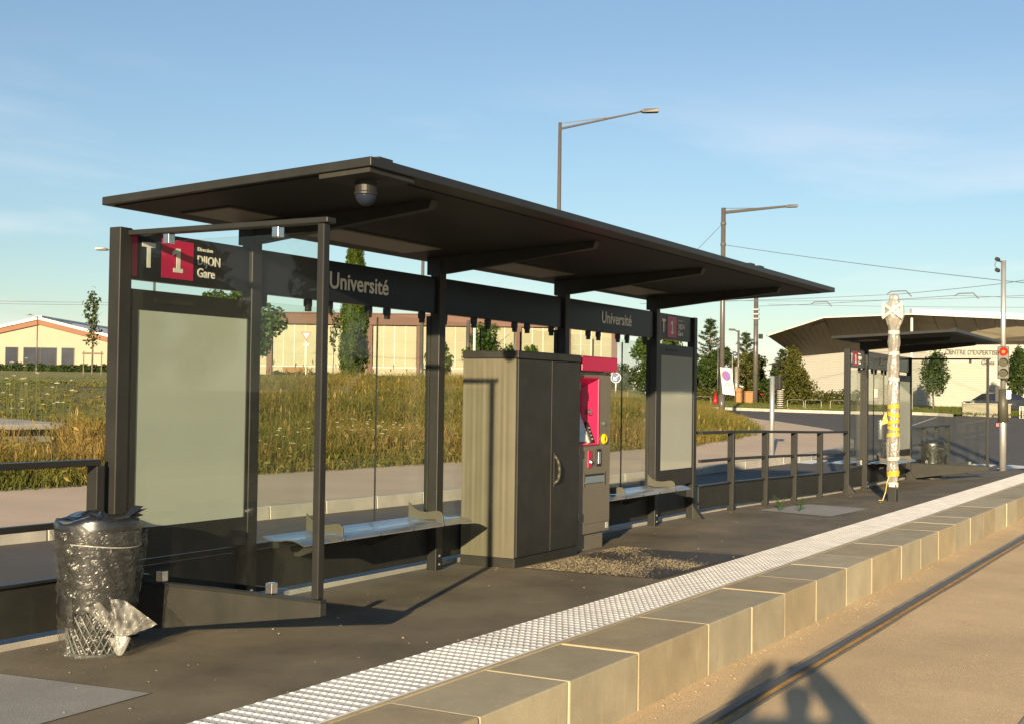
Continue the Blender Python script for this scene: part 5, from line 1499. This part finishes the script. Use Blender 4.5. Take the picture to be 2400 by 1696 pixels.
tree('bushy_tree', 'narrow leafy tree right of the bushy tree behind the cabinet', B3(53.6, 29.3), 2.1, .7, .1, 1500, .16, M['leaf'], 10, lumps=16, tr=.05)
tree('weeping_tree', 'leafy tree seen through the glass right of the ticket machine', B3(80.0, 34.3), 5.2, 1.5, .8, 4200, .24, M['leaf'], 12, lumps=26, tr=.10)
tree('weeping_tree', 'dark leafy tree just left of the right-hand poster', B3(83.0, 34.0), 4.6, 1.2, 1.2, 2600, .24, M['leaf_dark'], 13, lumps=20, tr=.10)
# conifers and trees right of the shelter
def cedar(label, base, H, r, n, seed):
    T_ = thing('cedar_tree', label, 'tree', base, group='trees')
    x, y, z = base; g = np.random.default_rng(seed); t = MB()
    t.tube((x, y, z-.2), (x, y, z+H), .22, .02, n=8)
    blobs = []
    for i in range(46):
        u = .12 + .86*i/46; a = i*2.4; L = r*(1-u)**.75*(.7+.5*g.random())
        p0 = Vector((x, y, z+H*u)); p1 = p0 + Vector((math.cos(a)*L, math.sin(a)*L, L*.42))
        t.tube(p0, p1, .05*(1-u)+.012, .008, n=4, caps=False)
        for q in (.35, .55, .75, .95):
            c = p0.lerp(p1, q); blobs.append((c.x, c.y, c.z-.05, .16*r*(1.2-q*.6), .16*r*(1.2-q*.6), .05*r))
    t.build('trunk', M['bark'], T_)
    V, F, T = leaf_cloud(blobs, n, .20, seed, shell=.7, aspect=.35, flat=.8)
    np_mesh('crown', V, F, M['leaf_dark'], tint=T, parent=T_)
cedar('tall ragged cedar behind the lamp pole with the board', B3(104.0, 39.6), 6.9, 2.7, 5200, 21)
cedar('ragged cedar right of the lamp pole, behind the thin pole', B3(104.5, 36.6), 5.7, 2.2, 4200, 22)
cedar('small cedar behind the thick overhead line pole', B3(103.0, 33.0), 4.2, 1.7, 3000, 23)
tree('conifer_tree', 'dense dark conifer left of the lamp pole at the shelter edge', B3(100.0, 39.6), 4.3, 1.7, .2, 5000, .26, M['leaf_dark'], 31, shape='cone', lumps=26, tr=.12)
tree('conifer_tree', 'dense dark conifer between the lamp pole and the white pole', B3(100.4, 37.3), 4.4, 1.9, .1, 5200, .26, M['leaf_dark'], 32, shape='round', lumps=26, tr=.12)
tree('conifer_tree', 'olive green conifer behind the wrapped pole stump', B3(98.5, 34.3), 3.9, 1.8, .1, 4800, .25, M['leaf_olive'], 33, shape='round', lumps=24, tr=.12)
tree('conifer_tree', 'low spruce beside the low white building at the shelter edge', B3(93.0, 36.6), 2.4, 1.5, .05, 3200, .22, M['leaf_dark'], 34, shape='cone', lumps=20, tr=.09)
tree('big_conifer', 'big broad green conifer right of the overhead line pole', B3(80.2, 25.0), 3.7, 1.75, .05, 8500, .20, M['leaf_olive'], 35, shape='cone', lumps=40, tr=.12, lump=.5)
tree('big_conifer', 'small conifer leaning against the big broad one on its left', B3(82.0, 26.9), 2.5, 1.0, .05, 3200, .18, M['leaf_dark'], 36, shape='round', lumps=18, tr=.08)
tree('lollipop_tree', 'round young tree on a bare stem before the white wall', B3(76.3, 15.6), 3.35, 1.02, 1.15, 4200, .17, M['leaf_dark'], 37, lumps=26, tr=.06, shape='column', lump=.5)
tree('lollipop_tree', 'dark young tree behind the red traffic signal', B3(78.5, 11.35), 3.9, .78, .9, 4200, .17, M['leaf_dark'], 38, lumps=24, tr=.06, shape='column', lump=.5)
def hedge(label, a, b, h, d, n, seed, m):
    a, b = Vector(a), Vector(b)
    T_ = thing('hedge', label, 'hedge', tuple((a+b)/2), group='hedges')
    g = np.random.default_rng(seed); blobs = []
    L = (b-a).length; dr = (b-a).normalized(); k = int(L/(d*.7))+1
    for i in range(k):
        p = a.lerp(b, i/max(1, k-1)); hh = h*(.88+.2*g.random())
        blobs.append((p.x, p.y, p.z+hh*.5, d*.55, d*.55, hh*.55))
    V, F, T = leaf_cloud(blobs, n, .17 if seed == 41 else .26, seed, shell=.4)
    np_mesh('foliage', V, F, m, tint=T, parent=T_)
    t = MB()
    for i in range(0, k, 2):
        p = a.lerp(b, i/max(1, k-1)); t.tube(p-UP*.1, p+UP*h*.7, .04, n=5)
    t.build('stems', M['bark'], T_)
    return T_
hedge('long clipped hedge behind the gravel path and bicycle hoops', B3(85.5, 34.5), B3(83.0, 21.8), 1.05, 1.1, 9000, 41, M['leaf_olive'])
hedge('low dark bushes along the base of the cream building', B3(86.5, 112), B3(97.0, 96), 1.1, 1.5, 16000, 42, M['leaf_dark'])
hedge('scrubby bushes along the base of the brown hall', B3(88.5, 73.5), B3(103.5, 47.5), .6, 1.0, 5000, 43, M['leaf_olive'])
hedge('dark bushes closing the gap right of the brown hall', B3(101, 46.5), B3(104, 40.5), 2.6, 2.2, 6500, 44, M['leaf_dark'])

# woods outside the view that the glass mirrors: across the track, and beyond the near end of the platform
def wood(label, pts, h, n, seed):
    g = np.random.default_rng(seed); blobs = []; t = MB()
    for (x, y) in pts:
        z = float(zroad(x, y)); H = h*(.75+.5*g.random()); r = H*.34
        t.tube((x, y, z-.8), (x, y, z+H*.7), .22, .06, n=6)
        for k in range(9):
            a = g.random()*6.283; q = r*.6*g.random()
            blobs.append((x+q*math.cos(a), y+q*math.sin(a), z+H*(.25+.68*g.random()), r*.55, r*.55, r*.55))
    V, F, T = leaf_cloud(blobs, n, .75, seed, shell=.5)
    o = stuff(np_mesh('wood', V, F, M['leaf_dark'], tint=T), label, 'trees')
    t.build('trunks', M['bark'], o)['kind'] = 'stuff'
wood('belt of trees across the track, mirrored in the glass', [(18+6.2*k+3*random.random(), -30-8*random.random()) for k in range(17)], 9.0, 22000, 61)
wood('belt of trees beyond the near end of the platform, mirrored in the side glass', [(-26-7*random.random(), 14+5.5*k) for k in range(10)], 8.0, 13000, 62)

# ------------------------------------------------------------------ meadow grass and wild flowers
M['grass'] = leaf_mat('meadow_grass', (0.068, 0.090, 0.013), (0.36, 0.26, 0.082), trans=0.30, rough=0.7)
rp = M['grass'].node_tree.nodes['Color Ramp'].color_ramp
e_ = rp.elements.new(.35); e_.color = (0.122, 0.122, 0.022, 1)
e_ = rp.elements.new(.62); e_.color = (0.24, 0.178, 0.042, 1)
e_ = rp.elements.new(.82); e_.color = (0.20, 0.122, 0.045, 1)
def fbm(x, y, f, seed):
    g = np.random.default_rng(seed); o = np.zeros_like(x); a = 1.0; s = 0
    for k in range(4):
        for q in range(3):
            th = g.random()*6.283; ph = g.random()*6.283
            o += a*np.sin(f*(x*np.cos(th)+y*np.sin(th))+ph+1.7*np.sin(f*.7*(y*np.cos(th)-x*np.sin(th))+ph*2)); s += a
        f *= 2.1; a *= .6
    return o/s
def lawnish(x, y, d, s):                               # where the tall growth gives way to short grass
    lat = (.4924*x - .8704*y)/s
    d0 = 3.5 + 9.0*ss(-.31, -.22, lat)
    return ss(d0, d0+4.5, d)
def scatter(n, smin, smax, pw):
    s = (smin**pw + rng.random(n)*(smax**pw-smin**pw))**(1/pw)
    u = s*(rng.random(n)*1.02-.50)                     # inside the field of view with a margin
    x = .8704*s + .4924*u; y = .4924*s - .8704*u
    ok = y > edge_y(x)+.28-.42*rng.random(n)**.6+.10*np.sin(x*2.3)*np.sin(x*.7+1)
    ok &= ~((u/s < -.345) & (s > 19.5) & (s < 25.5) & (rng.random(n) < .88))   # trodden round the slab
    ok &= rng.random(n) > .72*lawnish(x, y, y-edge_y(x), s)*(u/s < -.27)
    return x[ok], y[ok], s[ok]
def blades(name, n, smin, smax, pw, hfun, w, lean, tfun, label):
    x, y, s = scatter(n, smin, smax, pw)
    d = y - edge_y(x)
    h = hfun(x, y, d, s); z = zmeadow(x, y) - .02
    m = len(x)
    az = rng.random(m)*6.283; ld = rng.random(m)*6.283; ln = h*lean*rng.random(m)
    wx, wy = np.cos(az)*w*.5*(1+.4*rng.random(m)), np.sin(az)*w*.5*(1+.4*rng.random(m))
    P = lambda f, k, wf: np.stack([x + np.cos(ld)*ln*f**1.8 + wx*wf, y + np.sin(ld)*ln*f**1.8 + wy*wf, z + h*k], -1)
    V = np.stack([P(0, 0, -1), P(0, 0, 1), P(.55, .58, .8), P(.55, .58, -.8), P(1, .97, .15), P(1, .97, -.15)], 1).reshape(-1, 3)
    b = np.arange(m)[:, None]*6
    F = np.concatenate([b+np.array([0, 1, 2, 3]), b+np.array([3, 2, 4, 5])])
    T = np.repeat(np.clip(tfun(x, y, d, s), 0, 1), 6)
    o = np_mesh(name, V, F, M['grass'], tint=T)
    return stuff(o, label, 'grass')
ht = lambda x, y, d, s: (.24+.36*ss(.1, 1.6, d))*np.clip(.70+.75*fbm(x, y, .9, 5)+.40*rng.random(len(x)), .25, 1.6)*(1-.80*lawnish(x, y, d, s))*(1-.25*ss(7, 12, d))
tf = lambda x, y, d, s: .50+.55*fbm(x, y, .55, 9)+.26*fbm(x, y, 3.0, 4)+.45*(rng.random(len(x))-.5)-.16*(1-ss(0, 1.2, d)) - lawnish(x, y, d, s)*np.where((.4924*x-.8704*y)/s < -.26, .30, .10)
blades('tall_grass', 290000, 16.2, 60, .75, ht, .0095, .75, tf, 'tall dry meadow grass covering the bank behind the pavement')
# broken leaves and small herbs that fill the sward between the blades
hx, hy, hs = scatter(130000, 16.2, 46, .8)
hd_ = hy-edge_y(hx); hm = len(hx)
hz_ = zmeadow(hx, hy) + rng.random(hm)*ht(hx, hy, hd_, hs)*.85
cc = np.stack([hx, hy, hz_], -1)
nn_ = rng.normal(size=(hm, 3)); nn_ /= np.linalg.norm(nn_, axis=1)[:, None]
aa = np.cross(nn_, rng.normal(size=(hm, 3))); aa /= np.linalg.norm(aa, axis=1)[:, None]; bb = np.cross(nn_, aa)
Ls = (.022+.045*rng.random(hm))[:, None]
V = np.stack([cc-aa*Ls, cc+bb*Ls*.35, cc+aa*Ls, cc-bb*Ls*.35], 1).reshape(-1, 3)
stuff(np_mesh('meadow_herbs', V, np.arange(4*hm).reshape(-1, 4), M['grass'], tint=np.repeat(np.clip(tf(hx, hy, hd_, hs)+.25*(rng.random(hm)-.6), 0, 1), 4)), 'small leafy herbs filling the meadow on the bank', 'herbs')
# seed stalks and thistles
def stalks(n, label):
    x, y, s = scatter(n, 16.5, 42, 1.0); kp = lawnish(x, y, y-edge_y(x), s) < .35
    x, y, s = x[kp], y[kp], s[kp]; d = y-edge_y(x); m = len(x)
    h = (.40+.45*rng.random(m))*(.5+.5*ss(.2, 2, d))*(1-.6*lawnish(x, y, d, s)); z = zmeadow(x, y)
    V, F, T = [], [], []; k = 0
    for i in range(m):
        l = Vector((rng.normal()*.10, rng.normal()*.10, 1)).normalized(); b = Vector((x[i], y[i], z[i])); tp = b+l*h[i]
        a = rng.random()*6.28; sx_ = Vector((math.cos(a), math.sin(a), 0)); sy_ = l.cross(sx_)
        hw_, hl = .018+.014*rng.random(), .10+.12*rng.random(); tn = .72+.28*rng.random()
        for sd_ in (sx_, sy_):
            V += [b-sd_*.004, b+sd_*.004, tp+sd_*.003, tp-sd_*.003, tp-l*hl*.6, tp-l*hl*.1+sd_*hw_, tp+l*hl*.4, tp-l*hl*.1-sd_*hw_]
            F += [(k, k+1, k+2, k+3), (k+4, k+5, k+6, k+7)]; T += [tn]*8; k += 8
    return stuff(np_mesh('seed_stalks', [tuple(v) for v in V], F, M['grass'], tint=T), label, 'grass')
stalks(1500, 'brown seed stalks standing among the meadow grass')
M['umbel'] = mat('umbel_white', (0.72, 0.66, 0.46), 0.7, var=0.15)
def umbels(name, pts, label):
    V, F = [], []; k = 0; SV, SF = [], []
    for (x, y, h, r) in pts:
        z = float(zmeadow(x, y)); lx, ly = rng.normal()*.08, rng.normal()*.08
        tp = Vector((x+lx*h, y+ly*h, z+h)); b = Vector((x, y, z)); sd_ = RT*.004
        q0 = len(SV); SV += [b-sd_, b+sd_, tp+sd_*.6, tp-sd_*.6]; SF.append((q0, q0+1, q0+2, q0+3))
        for j in range(7):                               # little domed cluster
            a = j*.9; q = tp + RT*(r*.75*math.cos(a)*(j > 0)) - FW*(r*.75*math.sin(a)*(j > 0)) + UP*(.3*r*(j == 0))
            e = r*.42
            V += [q-RT*e-FW*e*.2, q-FW*e+UP*e*.3, q+RT*e-FW*e*.2, q+UP*e*.7]; F.append((k, k+1, k+2, k+3)); k += 4
    fl = stuff(np_mesh(name, [tuple(v) for v in V], F, M['umbel']), label, 'flowers')
    np_mesh('flower_stems', [tuple(v) for v in SV], SF, M['grass'], tint=[.3]*len(SV), parent=fl)['kind'] = 'stuff'
    return fl
ux, uy, us = scatter(5200, 16.6, 29, 1.0)
keep = (fbm(ux, uy, .5, 77) > .22) & ((.4924*ux-.8704*uy)/us > -.27)
umbels('wild_carrot_flowers', [(a, b_, .35+.45*rng.random(), .022+.018*rng.random()) for a, b_ in zip(ux[keep], uy[keep])][:330], 'small white umbel flowers scattered through the meadow')
umbels('wild_carrot_patch', [(20.4+1.7*rng.random()+.5*rng.random(), 14.6+1.6*rng.random(), .35+.35*rng.random(), .020+.016*rng.random()) for _ in range(60)], 'thick patch of white umbel flowers in the meadow left of the cabinet')
tallu = []
for k in range(26):
    s_ = 22 + 5*rng.random(); u_ = s_*(-.388+.052*rng.random())
    tallu.append((.8704*s_+.4924*u_, .4924*s_-.8704*u_, .45+.75*rng.random(), .030+.02*rng.random()))
umbels('tall_wild_carrots', tallu, 'taller white umbels rising against the cream building at left')
# verge grass blades
vx = rng.random(26000)*16+68.8; vy2 = rng.random(26000)*25+8.5
vz = zroad(vx, vy2)+.12
okv = vx > np.interp(vy2, vy, VFX)+.1
vx, vy2, vz = vx[okv], vy2[okv], vz[okv]; mm = len(vx)
az = rng.random(mm)*6.283; hh = .07+.10*rng.random(mm)
V = np.stack([np.stack([vx-np.cos(az)*.02, vy2-np.sin(az)*.02, vz], -1), np.stack([vx+np.cos(az)*.02, vy2+np.sin(az)*.02, vz], -1), np.stack([vx+.03*rng.normal(size=mm), vy2+.03*rng.normal(size=mm), vz+hh], -1)], 1).reshape(-1, 3)
stuff(np_mesh('verge_grass', V, np.arange(3*mm).reshape(-1, 3), M['grass'], tint=np.repeat(.30*rng.random(mm), 3)), 'short green grass on the verge beyond the road', 'grass')

# ------------------------------------------------------------------ the person whose shadow falls on the track bed
def person():
    eye = Vector((0, 0, 1.35)); gz_ = -.30
    f_ = Vector((.8704, .4924, 0)); r_ = Vector((.4924, -.8704, 0))
    o0 = eye - f_*.30 - r_*.03                           # head sits behind the raised camera
    def W(a, b, z): return tuple(Vector((o0.x, o0.y, gz_)) + r_*a + f_*b + UP*z)
    J = {'pelvis': (W(0, -.02, .92), .135), 'waist': (W(0, -.01, 1.08), .120), 'chest': (W(0, 0, 1.27), .19), 'neckb': (W(0, .0, 1.395), .10), 'neck': (W(0, .01, 1.43), .052),
         'headl': (W(0, .03, 1.475), .070), 'head': (W(0, .03, 1.545), .105), 'crown': (W(0, .02, 1.61), .075),
         'shL': (W(-.18, .0, 1.385), .10), 'elL': (W(-.40, .10, 1.30), .095), 'wrL': (W(-.16, .23, 1.600), .075), 'haL': (W(-.10, .25, 1.665), .080),
         'shR': (W(.18, .0, 1.385), .10), 'elR': (W(.40, .10, 1.28), .095), 'wrR': (W(.17, .23, 1.590), .075), 'haR': (W(.12, .25, 1.655), .080),
         'hipL': (W(-.09, -.02, .86), .095), 'knL': (W(-.10, .01, .48), .062), 'anL': (W(-.11, -.02, .09), .042), 'toL': (W(-.12, .14, .035), .035),
         'hipR': (W(.09, -.02, .86), .095), 'knR': (W(.10, .01, .48), .062), 'anR': (W(.11, -.02, .09), .042), 'toR': (W(.12, .14, .035), .035)}
    E = [('pelvis', 'waist'), ('waist', 'chest'), ('chest', 'neckb'), ('neckb', 'neck'), ('neck', 'headl'), ('headl', 'head'), ('head', 'crown'),
         ('chest', 'shL'), ('shL', 'elL'), ('elL', 'wrL'), ('wrL', 'haL'), ('chest', 'shR'), ('shR', 'elR'), ('elR', 'wrR'), ('wrR', 'haR'),
         ('pelvis', 'hipL'), ('hipL', 'knL'), ('knL', 'anL'), ('anL', 'toL'), ('pelvis', 'hipR'), ('hipR', 'knR'), ('knR', 'anR'), ('anR', 'toR')]
    names = list(J); vs = [J[k][0] for k in names]; rs = [J[k][1] for k in names]; es = [(names.index(a), names.index(b)) for a, b in E]
    # fingers curl round the camera body
    for hd, sg in (('haL', 1), ('haR', -1)):
        hp = Vector(J[hd][0]); hi = names.index(hd)
        for q in range(4):
            a = hp + UP*(.024-.018*q) + f_*.03; b = a + f_*.012 + r_*(.030*sg)
            vs += [tuple(a), tuple(b)]; rs += [.0095, .008]; i = len(vs)-2; es += [(hi, i), (i, i+1)]
        a = hp - UP*.02 - f_*.01 + r_*.02*sg; b = a + r_*.03*sg + UP*.012
        vs += [tuple(a), tuple(b)]; rs += [.010, .009]; i = len(vs)-2; es += [(hi, i), (i, i+1)]
    me = bpy.data.meshes.new('person'); me.from_pydata(vs, es, [])
    ob = bpy.data.objects.new('person', me); col.objects.link(ob)
    ob.modifiers.new('skin', 'SKIN')
    for i, sv_ in enumerate(me.skin_vertices[0].data):
        sv_.radius = (rs[i], rs[i]); sv_.use_root = (i == 0)
    sb = ob.modifiers.new('smooth', 'SUBSURF'); sb.levels = 1; sb.render_levels = 1
    me.materials.append(mat('clothing', (0.10, 0.10, 0.12), 0.8))
    tag(ob, 'person on the track raising a camera, seen only by their shadow', 'person')
    cmo = thing('hand_camera', 'small camera held up by the person, seen only in the shadow', 'camera', tuple(eye - f_*.045 - UP*.03))
    MB().prism([tuple(eye - f_*.028 + r_*u + UP*v) for u, v in ((-.052, -.036), (.052, -.036), (.052, .034), (-.052, .034))], tuple(-f_*.024)).build('camera_body', M['paint'], cmo)
    MB().tube(eye-f_*.027, eye-f_*.014, .024, .022, n=16).build('lens_barrel', M['rubber'], cmo)
person()
